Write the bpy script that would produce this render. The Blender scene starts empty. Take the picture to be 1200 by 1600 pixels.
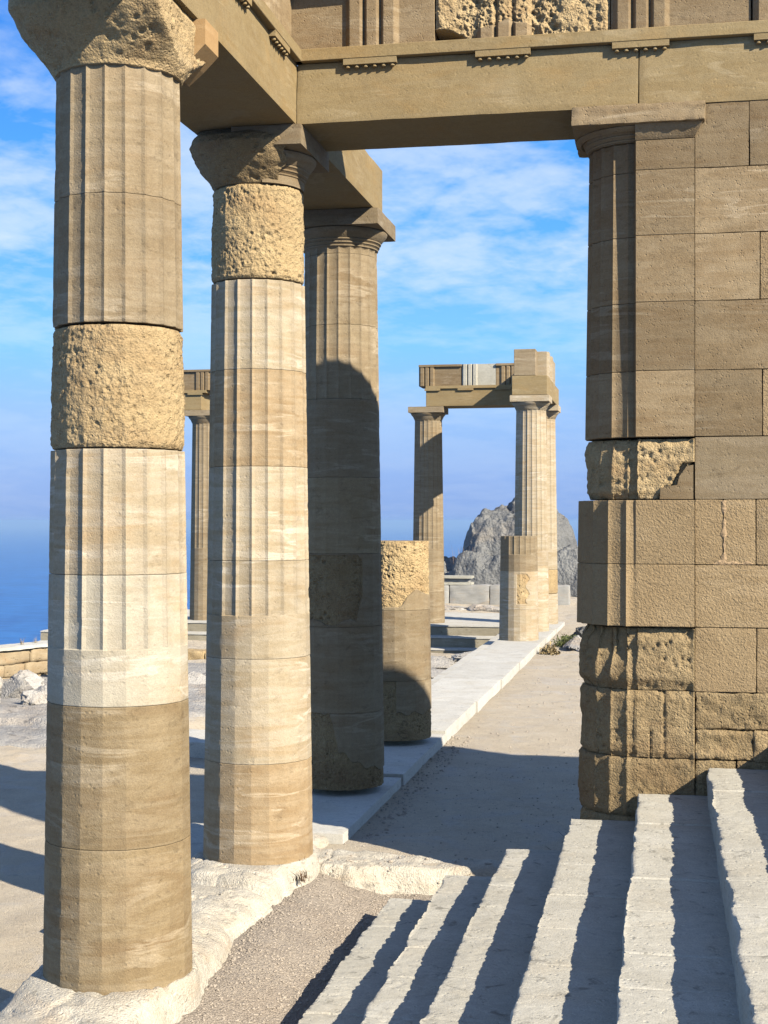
import bpy, math, random
import numpy as np
from mathutils import Vector
random.seed(7); RNG = np.random.default_rng(11)
R = math.radians
S = bpy.context.scene
COL = S.collection

# ------------------------------------------------------------------ noise
def _hash(ix, iy, iz, seed):
    h = (ix.astype(np.int64)*374761393 + iy.astype(np.int64)*668265263 + iz.astype(np.int64)*2147483647 + seed*1274126177) & 0xFFFFFFFF
    h = ((h ^ (h >> 13))*1274126177) & 0xFFFFFFFF
    h = ((h ^ (h >> 16))*2246822519) & 0xFFFFFFFF
    return ((h ^ (h >> 15)) & 0xFFFFFF)/float(0xFFFFFF)
def vnoise(P, seed=0):
    P = np.asarray(P, float); I = np.floor(P); F = P-I; F = F*F*F*(F*(F*6-15)+10); I = I.astype(np.int64)
    o = 0
    for dx in (0, 1):
        wx = F[:, 0] if dx else 1-F[:, 0]
        for dy in (0, 1):
            wy = F[:, 1] if dy else 1-F[:, 1]
            for dz in (0, 1):
                wz = F[:, 2] if dz else 1-F[:, 2]
                o = o + wx*wy*wz*_hash(I[:, 0]+dx, I[:, 1]+dy, I[:, 2]+dz, seed)
    return o*2-1
def fbm(P, octv=4, seed=0, gain=.5):
    P = np.asarray(P, float); o = 0; a = 1; t = 0
    for k in range(octv):
        o = o+a*vnoise(P*(2.03**k)+k*17.3, seed+k); t += a; a *= gain
    return o/t
def worley(P, seed=0):
    P = np.asarray(P, float); I = np.floor(P).astype(np.int64); best = np.full(len(P), 9.)
    for dx in (-1, 0, 1):
        for dy in (-1, 0, 1):
            for dz in (-1, 0, 1):
                J = I+np.array([dx, dy, dz])
                c = np.stack([_hash(J[:, 0], J[:, 1], J[:, 2], seed+q) for q in (1, 2, 3)], 1)+J
                best = np.minimum(best, ((c-P)**2).sum(1))
    return np.sqrt(best)
def sstep(a, b, x):
    t = np.clip((x-a)/(b-a), 0, 1); return t*t*(3-2*t)

# ------------------------------------------------------------------ materials
def lin(r, g, b):
    f = lambda c: ((c/255.)/12.92 if c/255. <= .04045 else (((c/255.)+.055)/1.055)**2.4)
    return (f(r), f(g), f(b), 1)
class NT:
    def __init__(s, mat): s.t = mat.node_tree; s.n = s.t.nodes; s.l = s.t.links
    def new(s, t, **k):
        n = s.n.new(t)
        for a, v in k.items():
            if a.startswith('i_'): n.inputs[a[2:].replace('_', ' ')].default_value = v
            else: setattr(n, a, v)
        return n
    def link(s, a, b): s.l.new(a, b)
    def math(s, op, a, b=None, c=None, clamp=False):
        n = s.n.new('ShaderNodeMath'); n.operation = op; n.use_clamp = clamp
        for i, v in enumerate((a, b, c)):
            if v is None: continue
            if isinstance(v, (int, float)): n.inputs[i].default_value = v
            else: s.l.new(v, n.inputs[i])
        return n.outputs[0]
    def mix(s, fac, a, b, bt='MIX'):
        n = s.n.new('ShaderNodeMix'); n.data_type = 'RGBA'; n.blend_type = bt; n.clamp_factor = True
        for sock, v in ((n.inputs['Factor'], fac), (n.inputs['A'], a), (n.inputs['B'], b)):
            pass
        ins = [i for i in n.inputs if i.type == 'RGBA']
        if isinstance(fac, (int, float)): n.inputs[0].default_value = fac
        else: s.l.new(fac, n.inputs[0])
        for sock, v in ((ins[0], a), (ins[1], b)):
            if isinstance(v, tuple): sock.default_value = v
            else: s.l.new(v, sock)
        return [o for o in n.outputs if o.type == 'RGBA'][0]
    def ramp(s, fac, stops, interp='LINEAR'):
        n = s.n.new('ShaderNodeValToRGB'); cr = n.color_ramp; cr.interpolation = interp
        while len(cr.elements) < len(stops): cr.elements.new(.5)
        for e, (p, c) in zip(cr.elements, stops):
            e.position = p; e.color = c if isinstance(c, tuple) else (c, c, c, 1)
        s.l.new(fac, n.inputs[0]); return n.outputs[0]
    def noise(s, vec, scale, detail=4, rough=.55, dist=0.):
        n = s.n.new('ShaderNodeTexNoise'); n.inputs['Scale'].default_value = scale; n.inputs['Detail'].default_value = detail
        n.inputs['Roughness'].default_value = rough; n.inputs['Distortion'].default_value = dist
        s.l.new(vec, n.inputs['Vector']); return n.outputs[0]
    def vor(s, vec, scale, feat='F1'):
        n = s.n.new('ShaderNodeTexVoronoi'); n.feature = feat; n.inputs['Scale'].default_value = scale
        s.l.new(vec, n.inputs['Vector']); return n.outputs['Distance']
    def mapping(s, vec, scale=(1, 1, 1), rot=(0, 0, 0), loc=(0, 0, 0)):
        n = s.n.new('ShaderNodeMapping'); n.inputs['Scale'].default_value = scale; n.inputs['Rotation'].default_value = rot
        n.inputs['Location'].default_value = loc; s.l.new(vec, n.inputs['Vector']); return n.outputs[0]
MATS = {}
def stone(name, base, dark, light, vein=.5, vscale=1., grain=.25, pit=.3, bump=.35, blotch=.7, var=.12, tint=None, tintamt=.5, pitscale=28., veinrot=.16, gscale=110., stri=0., grit=0., speck=0., cs=1.):
    """weathered stone: blotches, bedding veins, grain, pits (bump only) and a stain colour"""
    if name in MATS: return MATS[name]
    m = bpy.data.materials.new(name); m.use_nodes = True; t = NT(m)
    bs = t.n['Principled BSDF']; bs.inputs['Roughness'].default_value = .92; bs.inputs['Specular IOR Level'].default_value = .15
    tc = t.new('ShaderNodeTexCoord').outputs['Object']; oi = t.new('ShaderNodeObjectInfo').outputs['Random']
    off = t.new('ShaderNodeCombineXYZ'); t.link(t.math('MULTIPLY', oi, 37.), off.inputs[0]); t.link(t.math('MULTIPLY', oi, 61.), off.inputs[1]); t.link(t.math('MULTIPLY', oi, 23.), off.inputs[2])
    va = t.new('ShaderNodeVectorMath', operation='ADD'); t.link(t.mapping(tc, (cs, cs, cs)) if cs != 1 else tc, va.inputs[0]); t.link(off.outputs[0], va.inputs[1]); v = va.outputs[0]
    n1 = t.noise(v, 2.6, 7, .62, .4)
    c = t.mix(t.math('MULTIPLY', t.ramp(n1, [(.35, 0.), (.68, 1.)]), blotch), lin(*base), lin(*dark))
    if tint:
        n4 = t.noise(t.mapping(v, (1, 1, 2.2)), 1.7, 6, .6, .8)
        c = t.mix(t.math('MULTIPLY', t.ramp(n4, [(.5, 0.), (.72, 1.)]), tintamt), c, lin(*tint))
    # bedding: wavy thin layers, broad and fine
    vm = t.mapping(v, (1.1, 1.1, 9.), (veinrot, veinrot*.8, 0))
    n2 = t.noise(vm, 1.5*vscale, 6, .6, .9)
    broad = t.ramp(n2, [(.42, 0.), (.6, 1.)])
    c = t.mix(t.math('MULTIPLY', broad, vein*.55), c, lin(*light))
    n3 = t.noise(t.mapping(v, (1., 1., 7.5), (-veinrot*1.5, veinrot*2.1, .4)), 1.25*vscale, 6, .58, .8)
    thin = t.ramp(n3, [(.53, 0.), (.585, 1.), (.60, .8), (.66, 0.)])
    gate = t.ramp(t.noise(v, 1.3, 3), [(.48, 0.), (.6, 1.)])
    c = t.mix(t.math('MULTIPLY', t.math('MULTIPLY', thin, gate), min(1., vein*.8)), c, lin(*[min(255, x+22) for x in light]))
    if speck:
        sp_ = t.ramp(t.noise(t.mapping(v, (1., 1., 1.6)), 9., 7, .72, .5), [(.575, 0.), (.66, 1.)])
        c = t.mix(t.math('MULTIPLY', sp_, speck), c, lin(*[int(x*.5) for x in dark]))
    g = t.noise(v, gscale, 3, .7)
    g2 = t.noise(v, 31., 4, .65)
    gv = t.math('ADD', t.math('MULTIPLY', g, .6), t.math('MULTIPLY', g2, .4))
    gr = t.math('MULTIPLY_ADD', t.math('SUBTRACT', gv, .5), grain*3.2, 1.)
    vr = t.math('MULTIPLY_ADD', t.math('SUBTRACT', oi, .5), var*2, 1.)
    hs = t.new('ShaderNodeHueSaturation'); t.link(t.math('MULTIPLY', gr, vr), hs.inputs['Value']); t.link(c, hs.inputs['Color'])
    t.link(hs.outputs[0], bs.inputs['Base Color'])
    # relief
    pv = t.vor(v, pitscale); pn = t.noise(v, pitscale*.45, 3)
    pits = t.math('MULTIPLY', t.ramp(pv, [(.05, 0.), (.33, 1.)]), 1.)
    pg = t.ramp(pn, [(.5, 1.), (.62, 0.)])       # where there are no pits
    pits = t.math('MAXIMUM', pits, pg)
    h = t.math('ADD', t.math('MULTIPLY', gv, .55), t.math('MULTIPLY', pits, pit))
    h = t.math('ADD', h, t.math('MULTIPLY', n1, .6))
    if grit:
        q1 = t.noise(v, 60., 6, .7, .2); q2 = t.vor(v, 75.)
        h = t.math('ADD', h, t.math('MULTIPLY', t.math('ADD', q1, t.math('MULTIPLY', q2, -.5)), grit))
    if stri:
        h = t.math('ADD', h, t.math('MULTIPLY', t.noise(t.mapping(v, (1., 1., 1.), (0, .7, 0)), 60., 2, .5, .6), stri))
    b = t.new('ShaderNodeBump'); b.inputs['Strength'].default_value = bump; b.inputs['Distance'].default_value = .022/cs
    t.link(h, b.inputs['Height']); t.link(b.outputs[0], bs.inputs['Normal'])
    MATS[name] = m; return m
def plain(name, col, rough=.8, bump=0., scale=40., metal=0., dark=None):
    if name in MATS: return MATS[name]
    m = bpy.data.materials.new(name); m.use_nodes = True; t = NT(m); bs = t.n['Principled BSDF']
    bs.inputs['Roughness'].default_value = rough; bs.inputs['Metallic'].default_value = metal
    tc = t.new('ShaderNodeTexCoord').outputs['Object']; n = t.noise(tc, scale, 4)
    d = dark or tuple(int(x*.75) for x in col)
    t.link(t.mix(t.ramp(n, [(.35, 0.), (.65, 1.)]), lin(*col), lin(*d)), bs.inputs['Base Color'])
    if bump:
        b = t.new('ShaderNodeBump'); b.inputs['Strength'].default_value = bump; b.inputs['Distance'].default_value = .02
        t.link(n, b.inputs['Height']); t.link(b.outputs[0], bs.inputs['Normal'])
    MATS[name] = m; return m

M_TAN = stone('tan_limestone', (154, 135, 104), (134, 114, 85), (188, 170, 140), vein=.45, grain=.34, bump=.5, tint=(140, 112, 76), speck=0.3)
M_PALE = stone('pale_limestone', (186, 167, 134), (166, 144, 110), (210, 196, 170), vein=.7, grain=.28, bump=.5, tint=(178, 140, 92), tintamt=.4, speck=0.22)
M_SAND = stone('sand_brown_limestone', (184, 157, 118), (160, 133, 96), (208, 188, 154), vein=.6, grain=.3, bump=.5, tint=(152, 122, 86), speck=.25)
M_WHITE = stone('whitish_limestone', (190, 177, 150), (172, 155, 126), (208, 197, 174), vein=.5, grain=.26, bump=.45, tint=(186, 150, 102), tintamt=.5, speck=.2)
M_BROWN = stone('brown_limestone', (162, 140, 104), (138, 116, 83), (194, 174, 140), vein=.55, grain=.36, bump=.5, tint=(134, 106, 74), speck=0.3)
M_ROUGH = stone('rough_ochre_conglomerate', (204, 176, 128), (170, 140, 98), (219, 199, 158), vein=.15, grain=.55, pit=.9, bump=.7, pitscale=38., tint=(150, 112, 74), tintamt=.4, grit=.8, speck=0.35)
M_DARKROUGH = stone('weathered_brown_conglomerate', (174, 150, 110), (142, 118, 82), (194, 173, 136), vein=.1, grain=.55, pit=.9, bump=.75, pitscale=30., tint=(126, 96, 68), grit=.8, speck=0.5)
M_BEAM = stone('olive_tan_sandstone', (160, 138, 97), (141, 118, 80), (178, 158, 120), vein=.4, grain=.34, pit=.3, bump=.32, blotch=.6, var=.05, tint=(176, 136, 78), tintamt=.35, veinrot=.03, speck=0.12)
M_WALL = stone('brown_ashlar_limestone', (154, 131, 97), (133, 112, 82), (182, 162, 128), vein=.5, grain=.36, pit=.5, bump=.5, var=.22, tint=(128, 100, 66), veinrot=.05, pitscale=45., speck=0.35)
M_TOOLED = stone('tooled_tan_sandstone', (170, 145, 107), (152, 127, 91), (190, 166, 128), vein=.2, grain=.3, pit=.5, bump=.55, stri=.9, var=.08, veinrot=.04, pitscale=50., speck=0.25)
M_STEP = stone('grey_white_step_stone', (206, 198, 178), (184, 176, 157), (218, 212, 196), vein=.25, grain=.38, pit=.6, bump=.45, var=.06, tint=(196, 182, 156), tintamt=.5, pitscale=30., speck=0.55)
M_BEDROCK = stone('cream_bedrock', (214, 203, 180), (186, 172, 148), (228, 220, 204), vein=.25, grain=.42, pit=1., bump=.7, tint=(190, 150, 104), tintamt=.4, pitscale=22., grit=.9, speck=0.4)
M_SLAB = stone('pale_paving_stone', (218, 211, 194), (202, 194, 176), (228, 222, 208), vein=.2, grain=.34, pit=.3, bump=.2, blotch=.8, var=.04, tint=(196, 180, 150), tintamt=.45, speck=.35)
M_GROUND = stone('dusty_court_ground', (216, 199, 170), (198, 179, 150), (226, 212, 188), vein=.1, grain=.34, pit=.6, bump=.9, grit=.6, tint=(206, 198, 186), tintamt=.6, pitscale=60., var=0, speck=0.2)
M_GRAVEL = stone('grey_brown_gravel', (200, 184, 162), (176, 160, 140), (216, 204, 186), vein=.0, grain=.42, pit=1.0, bump=1., tint=(190, 170, 146), pitscale=70., var=0, grit=.9)
M_GREYROCK = stone('grey_outcrop_rock', (144, 142, 135), (98, 98, 97), (178, 173, 161), vein=.5, grain=.3, pit=.9, bump=.8, tint=(186, 160, 126), tintamt=.45, pitscale=16., veinrot=.7, vscale=.8, grit=.9, speck=.7, cs=.13)
M_WHITEROCK = stone('white_boulder_rock', (196, 188, 174), (148, 142, 134), (216, 210, 198), vein=.3, grain=.26, pit=.8, bump=.7, tint=(200, 166, 120), tintamt=.5, pitscale=14., veinrot=.6, grit=.9, speck=.6, cs=.4)
M_GREYBLOCK = stone('grey_marble_block', (184, 178, 164), (158, 154, 144), (206, 200, 188), vein=.5, grain=.2, pit=.4, bump=.3, tint=(186, 150, 104), tintamt=.45, veinrot=.5)
M_WHITEBLOCK = stone('white_repair_stone', (204, 197, 176), (176, 168, 146), (220, 214, 198), vein=.1, grain=.2, pit=1., bump=.7, pitscale=30.)
M_PARAPET = stone('orange_parapet_stone', (186, 164, 128), (156, 132, 98), (206, 190, 160), vein=.25, grain=.3, pit=1., bump=.8, tint=(184, 146, 102), tintamt=.45, pitscale=14.)
M_MORTAR = plain('pale_mortar', (206, 172, 128), .95, .5, 60.)
M_POLE = plain('white_painted_metal', (214, 216, 220), .4)

# ------------------------------------------------------------------ object helpers
def link(o, parent=None):
    COL.objects.link(o)
    if parent: o.parent = parent
    return o
def mesh_obj(name, V, F, mats, parent=None, loc=(0, 0, 0), smooth=None, mi=None):
    me = bpy.data.meshes.new(name)
    me.from_pydata([tuple(v) for v in np.asarray(V, float)], [], [tuple(f) for f in F])
    for m in (mats if isinstance(mats, (list, tuple)) else [mats]): me.materials.append(m)
    if mi is not None: me.polygons.foreach_set('material_index', np.asarray(mi, np.int32))
    if smooth is not None:
        me.polygons.foreach_set('use_smooth', [True]*len(me.polygons))
        if smooth < 170: me.set_sharp_from_angle(angle=R(smooth))
    me.update()
    o = bpy.data.objects.new(name, me); o.location = loc
    return link(o, parent)
def tag(o, label, cat, group=None):
    o['label'] = label; o['category'] = cat; o['kind'] = 'thing'
    if group: o['group'] = group
    return o
def thing(name, label, cat, loc, group=None):
    o = bpy.data.objects.new(name, None); o.empty_display_size = .2; o.location = loc
    return tag(link(o), label, cat, group)
def struct(o, kind='structure'): o['kind'] = kind; return o

def loft(rings):
    """rings: (m, n, 3) closed outlines -> verts, quads + end caps"""
    rings = np.asarray(rings, float); m, n, _ = rings.shape
    V = rings.reshape(-1, 3); i = np.arange(m-1)[:, None]*n; j = np.arange(n)[None, :]; k = (j+1) % n
    F = np.stack([i+j, i+k, i+n+k, i+n+j], -1).reshape(-1, 4).tolist()
    F.append(list(range(n-1, -1, -1))); F.append(list(range((m-1)*n, m*n)))
    return V, F
def gridmesh(P):
    P = np.asarray(P, float); m, n, _ = P.shape
    i = np.arange(m-1)[:, None]*n; j = np.arange(n-1)[None, :]
    F = np.stack([i+j, i+j+1, i+n+j+1, i+n+j], -1).reshape(-1, 4).tolist()
    return P.reshape(-1, 3), F
def box(x0, x1, y0, y1, z0, z1):
    V = [(x, y, z) for z in (z0, z1) for y in (y0, y1) for x in (x0, x1)]
    F = [(0, 2, 3, 1), (4, 5, 7, 6), (0, 1, 5, 4), (1, 3, 7, 5), (3, 2, 6, 7), (2, 0, 4, 6)]
    return np.array(V, float), F
def join(parts):
    V = []; F = []; n = 0
    for v, f in parts:
        V.append(np.asarray(v, float)); F += [tuple(i+n for i in q) for q in f]; n += len(v)
    return np.concatenate(V), F
def dbox(x0, x1, y0, y1, z0, z1, step=.03, rough=.004, edge=.012, seed=0, freq=7., pit=0., round_=0., loc0=(0, 0, 0)):
    """stone block: subdivided box, worn edges, optional pits; coords local to (x0..)"""
    c = np.array([(x0+x1)/2, (y0+y1)/2, (z0+z1)/2]); hs = np.array([x1-x0, y1-y0, z1-z0])/2
    parts = []
    for ax in range(3):
        u, w = [k for k in range(3) if k != ax]
        nu = max(2, min(160, int(round(2*hs[u]/step))+1)); nw = max(2, min(160, int(round(2*hs[w]/step))+1))
        for sgn in (-1, 1):
            A, B = np.meshgrid(np.linspace(-1, 1, nu), np.linspace(-1, 1, nw), indexing='ij')
            P = np.zeros(A.shape+(3,)); P[..., u] = A*hs[u]; P[..., w] = B*hs[w]; P[..., ax] = sgn*hs[ax]
            v, f = gridmesh(P)
            flip = (sgn > 0) != (ax != 1)
            if flip: f = [q[::-1] for q in f]
            parts.append((v, f))
    V, F = join(parts)
    d = hs-np.abs(V)                       # distance to each pair of faces
    e = edge+round_
    W = c+V+np.array(loc0)
    nz = fbm(W*freq, 4, seed)
    n2 = fbm(W*freq*.55+31, 3, seed+5)
    out = V.copy()
    # rounding: pull towards the inner box
    inner = np.clip(V, -(hs-e), hs-e); dv = V-inner; ln = np.linalg.norm(dv, axis=1, keepdims=True)
    er = e*(1-.35*n2[:, None])
    mask = ln[:, 0] > 1e-9
    dirn = np.where(mask[:, None], dv/np.maximum(ln, 1e-9), 0)
    out = inner+dirn*np.minimum(ln, er*.0+e) 
    disp = rough*nz*1.6
    if pit:
        wv = worley(W*pit_scale(pit), seed+9); g = sstep(-.1, .35, n2)
        disp = disp-pit*(1-sstep(.12, .5, wv))*(.35+.65*g)
    out = out+dirn*disp[:, None]-dirn*(np.maximum(0, -n2)*edge*.9*((np.sort(d, axis=1)[:, 1] < e*1.5))[:, None].T.T[:, 0])[:, None]
    return out+c, F
def pit_scale(p): return 26. if p < .015 else 17.
def weld(o, dist=.0004):
    import bmesh
    bm = bmesh.new(); bm.from_mesh(o.data); bmesh.ops.remove_doubles(bm, verts=bm.verts, dist=dist)
    bm.to_mesh(o.data); bm.free(); return o
def block(name, x0, x1, y0, y1, z0, z1, mat, parent=None, base=None, weldit=True, sm=40, **k):
    """origin at the block's base centre (or relative to parent's base)"""
    c = ((x0+x1)/2, (y0+y1)/2, z0)
    V, F = dbox(x0, x1, y0, y1, z0, z1, **k)
    V = V-np.array(c)
    loc = np.array(c)-(np.array(base) if base is not None else 0)
    o = mesh_obj(name, V, F, mat, parent, tuple(loc), smooth=None)
    if weldit: weld(o)
    o.data.polygons.foreach_set('use_smooth', [True]*len(o.data.polygons))
    if sm < 170: o.data.set_sharp_from_angle(angle=R(sm))
    return o

# ------------------------------------------------------------------ site grid (metres; X along the cross wing, Y along the colonnade)
A0, B0, SP, W = -3.070, 7.8766, 2.9031, .4084
ZA, ZT, ZF, ZK = 5.474, 5.92, 6.01, 6.535         # architrave bottom, taenia, frieze bottom, frieze top
BF = B0+SP-W                                      # front plane of the cross wing
def RAD(z): return .4235-.0146*z

def col_outline(z, n=6, flute=True, rad=None):
    """20 sided doric outline; angle measured from -Y towards +X"""
    r = rad if rad is not None else RAD(z)
    th = []; rr = []
    for k in range(20):
        for q in range(n):
            t = q/n; ang = R(9+18*k+18*t)
            d = R(9)*(2*t-1); rf = r*math.cos(R(9))/math.cos(d)
            if flute: rf -= r*.035*math.sqrt(max(0, 1-(2*t-1)**2))
            th.append(ang); rr.append(rf)
    return np.array(th), np.array(rr)
def drum(parent, z0, z1, kind, mat, mat2=None, mask=None, phi=0., n=6, seed=0, zflute=None, amp=1., lod=1., rscale=1.):
    """one drum of a column. kind: flute | facet | rough.  mask(s, z, th) -> rough area (bool)"""
    gap = .0015
    if kind == 'rough' or mask is not None:
        na = int(400*lod); nz = max(8, int((z1-z0)/.0075*lod))
    else:
        na = 120; nz = max(3, int((z1-z0)/(.018 if lod == 1 else .12)))
    zs = list(np.linspace(z0+gap, z1-gap, nz))
    if kind != 'rough':
        zs = sorted(set([z0+gap, z0+gap+.004, z1-gap-.004, z1-gap]+zs[1:-1]))
        if zflute and z0 < zflute < z1: zs = sorted(set(zs+[zflute-.002, zflute+.004, zflute+.02]))
    zs = np.array(zs); rings = []
    for z in zs:
        fl = (kind == 'flute') and (zflute is None or z > zflute)
        if zflute and z <= zflute: fl = False
        th, rr = col_outline(z, 6, fl, RAD(z)*rscale)
        if na != 120:
            t2 = np.linspace(0, 2*math.pi, na, endpoint=False)+R(9)
            rr = np.interp(t2, np.append(th, th[0]+2*math.pi), np.append(rr, rr[0])); th = t2
        if kind != 'rough':
            e = min(z-z0, z1-z)
            if e < .004: rr = rr-.0013
        if lod == 1 and na == 120 and kind != 'rough':
            Q_ = np.stack([np.sin(th)*.42+seed, -np.cos(th)*.42, np.full_like(th, z)], 1); ar = (np.arange(120) % 6 == 0)
            rr = rr-ar*(.006*sstep(.32, .6, fbm(Q_*9., 3, seed+20))+.002*sstep(.1, .5, fbm(Q_*30., 2, seed+21)))-(.005*sstep(.38, .6, fbm(Q_*6., 3, seed+22)))*(min(z-z0, z1-z) < .02)
        rings.append(np.stack([np.sin(th)*rr, -np.cos(th)*rr, np.full_like(th, z)], 1))
    G = np.array(rings); m, nn, _ = G.shape
    P = G.reshape(-1, 3).copy(); th = np.arctan2(P[:, 0], -P[:, 1]); r = np.hypot(P[:, 0], P[:, 1]); z = P[:, 2]
    mi = None
    rough = np.zeros(len(P), bool)
    if kind == 'rough': rough[:] = True
    elif mask is not None: rough = mask(np.sin(th-phi), z, np.cos(th-phi))
    if rough.any():
        Q = P+np.array([seed*3.1, seed*1.7, seed])
        d = .010*fbm(Q*5., 4, seed)+.011*fbm(Q*21., 4, seed+3, .75)
        wv = worley(Q*24., seed); wv2 = worley(Q*np.array([13, 13, 15.]), seed+4); g = sstep(-.15, .3, fbm(Q*4+9, 3, seed+8))
        wv3 = worley(Q*44., seed+7); g2 = sstep(.05, .4, fbm(Q*2.3+5, 3, seed+11)); d = d-.012*(1-sstep(.1, .5, wv))*g-.022*(1-sstep(.05, .40, wv2))*g2-.007*(1-sstep(.1, .5, wv3))*(.3+.7*g)
        d = d*amp-.001
        if kind == 'rough':
            e = np.minimum(z-z0, z1-z); en = .05*(1+.8*fbm(Q*6+3, 3, seed+2))
            d = d-.014*(1-sstep(0, 1, e/np.maximum(en*.6, .01)))
        else: d = d-.010
        r2 = np.where(rough, r+d, r)
        P[:, 0] = np.sin(th)*r2; P[:, 1] = -np.cos(th)*r2
    c = (0, 0, z0); P[:, 2] -= z0
    V, F = loft(P.reshape(m, nn, 3))
    if mat2 is not None and mask is not None:
        R2 = rough.reshape(m, nn); mi = (R2[:-1] & R2[1:]).reshape(-1).astype(int).tolist()+[0, 0]
    return mesh_obj('drum', V, F, [mat, mat2] if mat2 else mat, parent, c, smooth=(179 if kind == 'rough' else 13), mi=mi)

def lathe(prof, n=120):
    t = np.linspace(0, 2*math.pi, n, endpoint=False)
    return np.array([np.stack([np.sin(t)*r, -np.cos(t)*r, np.full(n, z)], 1) for r, z in prof])
def annulets(zn, rn):
    out = []
    for k in range(3):
        z = zn+.030*k; r = rn+.014*k
        out += [(r, z), (r+.008, z+.004), (r+.010, z+.013), (r+.004, z+.017), (r+.006, z+.018)]
    return out
def capital(parent, mat, half=.455, zn=5.08, lod=1):
    """fluted neck, annulets, echinus (one mesh) + abacus child"""
    rn = RAD(zn)
    rings = []
    for z in (zn+.0015, zn+.006, zn+.045, zn+.062):
        th, rr = col_outline(z, 6, z < zn+.05)
        rings.append(np.stack([np.sin(th)*rr, -np.cos(th)*rr, np.full_like(th, z)], 1))
    th0 = np.arctan2(rings[0][:, 0], -rings[0][:, 1])
    prof = annulets(zn+.066, rn+.003)+[(rn+.055, zn+.165), (rn+.078, zn+.19), (rn+.097, zn+.218), (rn+.1, zn+.232), (rn+.092, 5.3195)]
    th, _ = col_outline(1, 6, False)
    for r, z in prof: rings.append(np.stack([np.sin(th)*r, -np.cos(th)*r, np.full_like(th, z)], 1))
    V, F = loft(np.array(rings)); V = V-np.array([0, 0, zn])
    o = mesh_obj('capital', V, F, mat, parent, (0, 0, zn), smooth=35)
    ab = block('abacus', -half, half, -half, half, 5.321, ZA-.002, mat, o, base=(0, 0, zn), step=.05, rough=.002, edge=.006)
    return o
def column(label, a, b, segs, cap='new', group='fluted stone columns', name='stone_column', lod=1.):
    root = thing(name, label, 'column', (a, b, 0), group)
    phi = math.atan2(-a, b)
    for k, sg in enumerate(segs):
        z0, z1, kind, mat = sg[:4]; opt = dict(sg[4]) if len(sg) > 4 else {}
        drum(root, z0, z1, kind, mat, phi=phi, seed=int(abs(a*13+b*7))+k, zflute=1.85, lod=lod, **opt)
    if cap == 'new': capital(root, segs[-1][3])
    return root, phi

# ------------------------------------------------------------------ the four near columns
c1, ph1 = column('nearest tall column at left, rough ochre drum at mid height, crumbling boulder-like capital', A0, B0, [
    (-.03, .76, 'facet', M_BROWN), (.76, 1.54, 'facet', M_BROWN), (1.54, 2.26, 'flute', M_WHITE), (2.26, 2.955, 'flute', M_PALE),
    (2.96, 3.638, 'rough', M_ROUGH, {}), (3.65, 4.36, 'flute', M_TAN), (4.36, 5.075, 'flute', M_TAN)], cap=None)
c2, ph2 = column('second column, pale fluted shaft with pitted ochre drum just below its half broken capital', A0, B0+SP, [
    (-.03, .75, 'facet', M_SAND), (.75, 1.53, 'facet', M_PALE), (1.53, 2.26, 'flute', M_PALE), (2.26, 2.965, 'flute', M_PALE), (2.965, 3.69, 'flute', M_SAND),
    (3.69, 4.36, 'flute', M_PALE), (4.37, 5.075, 'rough', M_ROUGH, {'amp': 1.15})], cap=None)
def m3a(s, z, c):     # patched base: old stone at left and along the foot
    lim = np.interp(s, [-1, -.45, -.28, -.16, -.05, .2, .45, .75, 1], [.76, .76, .74, .60, .40, .33, .26, .22, .2])
    return (z < lim+.02*np.sin(s*19)) | (c < 0)
def m3b(s, z, c):
    l = .52-.16*sstep(.35, 0., z-1.56)-.12*sstep(.6, .7, z-1.56)
    return (s < l) & (z > 1.60+.03*np.sin(s*7)) & (z < 2.235) & (c > -.2)
c3, ph3 = column('third column, half in shadow, complete carved capital and eroded patched foot', A0, B0+2*SP, [
    (.03, .75, 'facet', M_TAN, {'mat2': M_DARKROUGH, 'mask': m3a}), (.75, 1.56, 'facet', M_TAN), (1.56, 2.25, 'facet', M_TAN, {'mat2': M_DARKROUGH, 'mask': m3b}),
    (2.25, 2.97, 'facet', M_BROWN), (2.97, 3.71, 'facet', M_TAN), (3.71, 4.41, 'flute', M_TAN), (4.41, 5.08, 'flute', M_TAN)], cap='new')
def m4top(s, z, c):
    lim = np.interp(s, [-1, .15, .35, .6, 1], [1.56, 1.58, 1.7, 1.78, 1.7])
    return z > lim
def m4bot(s, z, c):
    return ((z < .37+.02*np.sin(s*15)) | ((s < .02) & (z < .735))) | (c < 0)
c4, ph4 = column('broken column stump behind third column, pitted ochre top over smooth lower drum', A0, B0+3*SP, [
    (.06, .74, 'facet', M_TAN, {'mat2': M_DARKROUGH, 'mask': m4bot}), (.74, 1.54, 'facet', M_TAN), (1.54, 2.33, 'facet', M_TAN, {'mat2': M_ROUGH, 'mask': m4top, 'amp': 1.5})], cap=None, group='broken column stumps')

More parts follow.
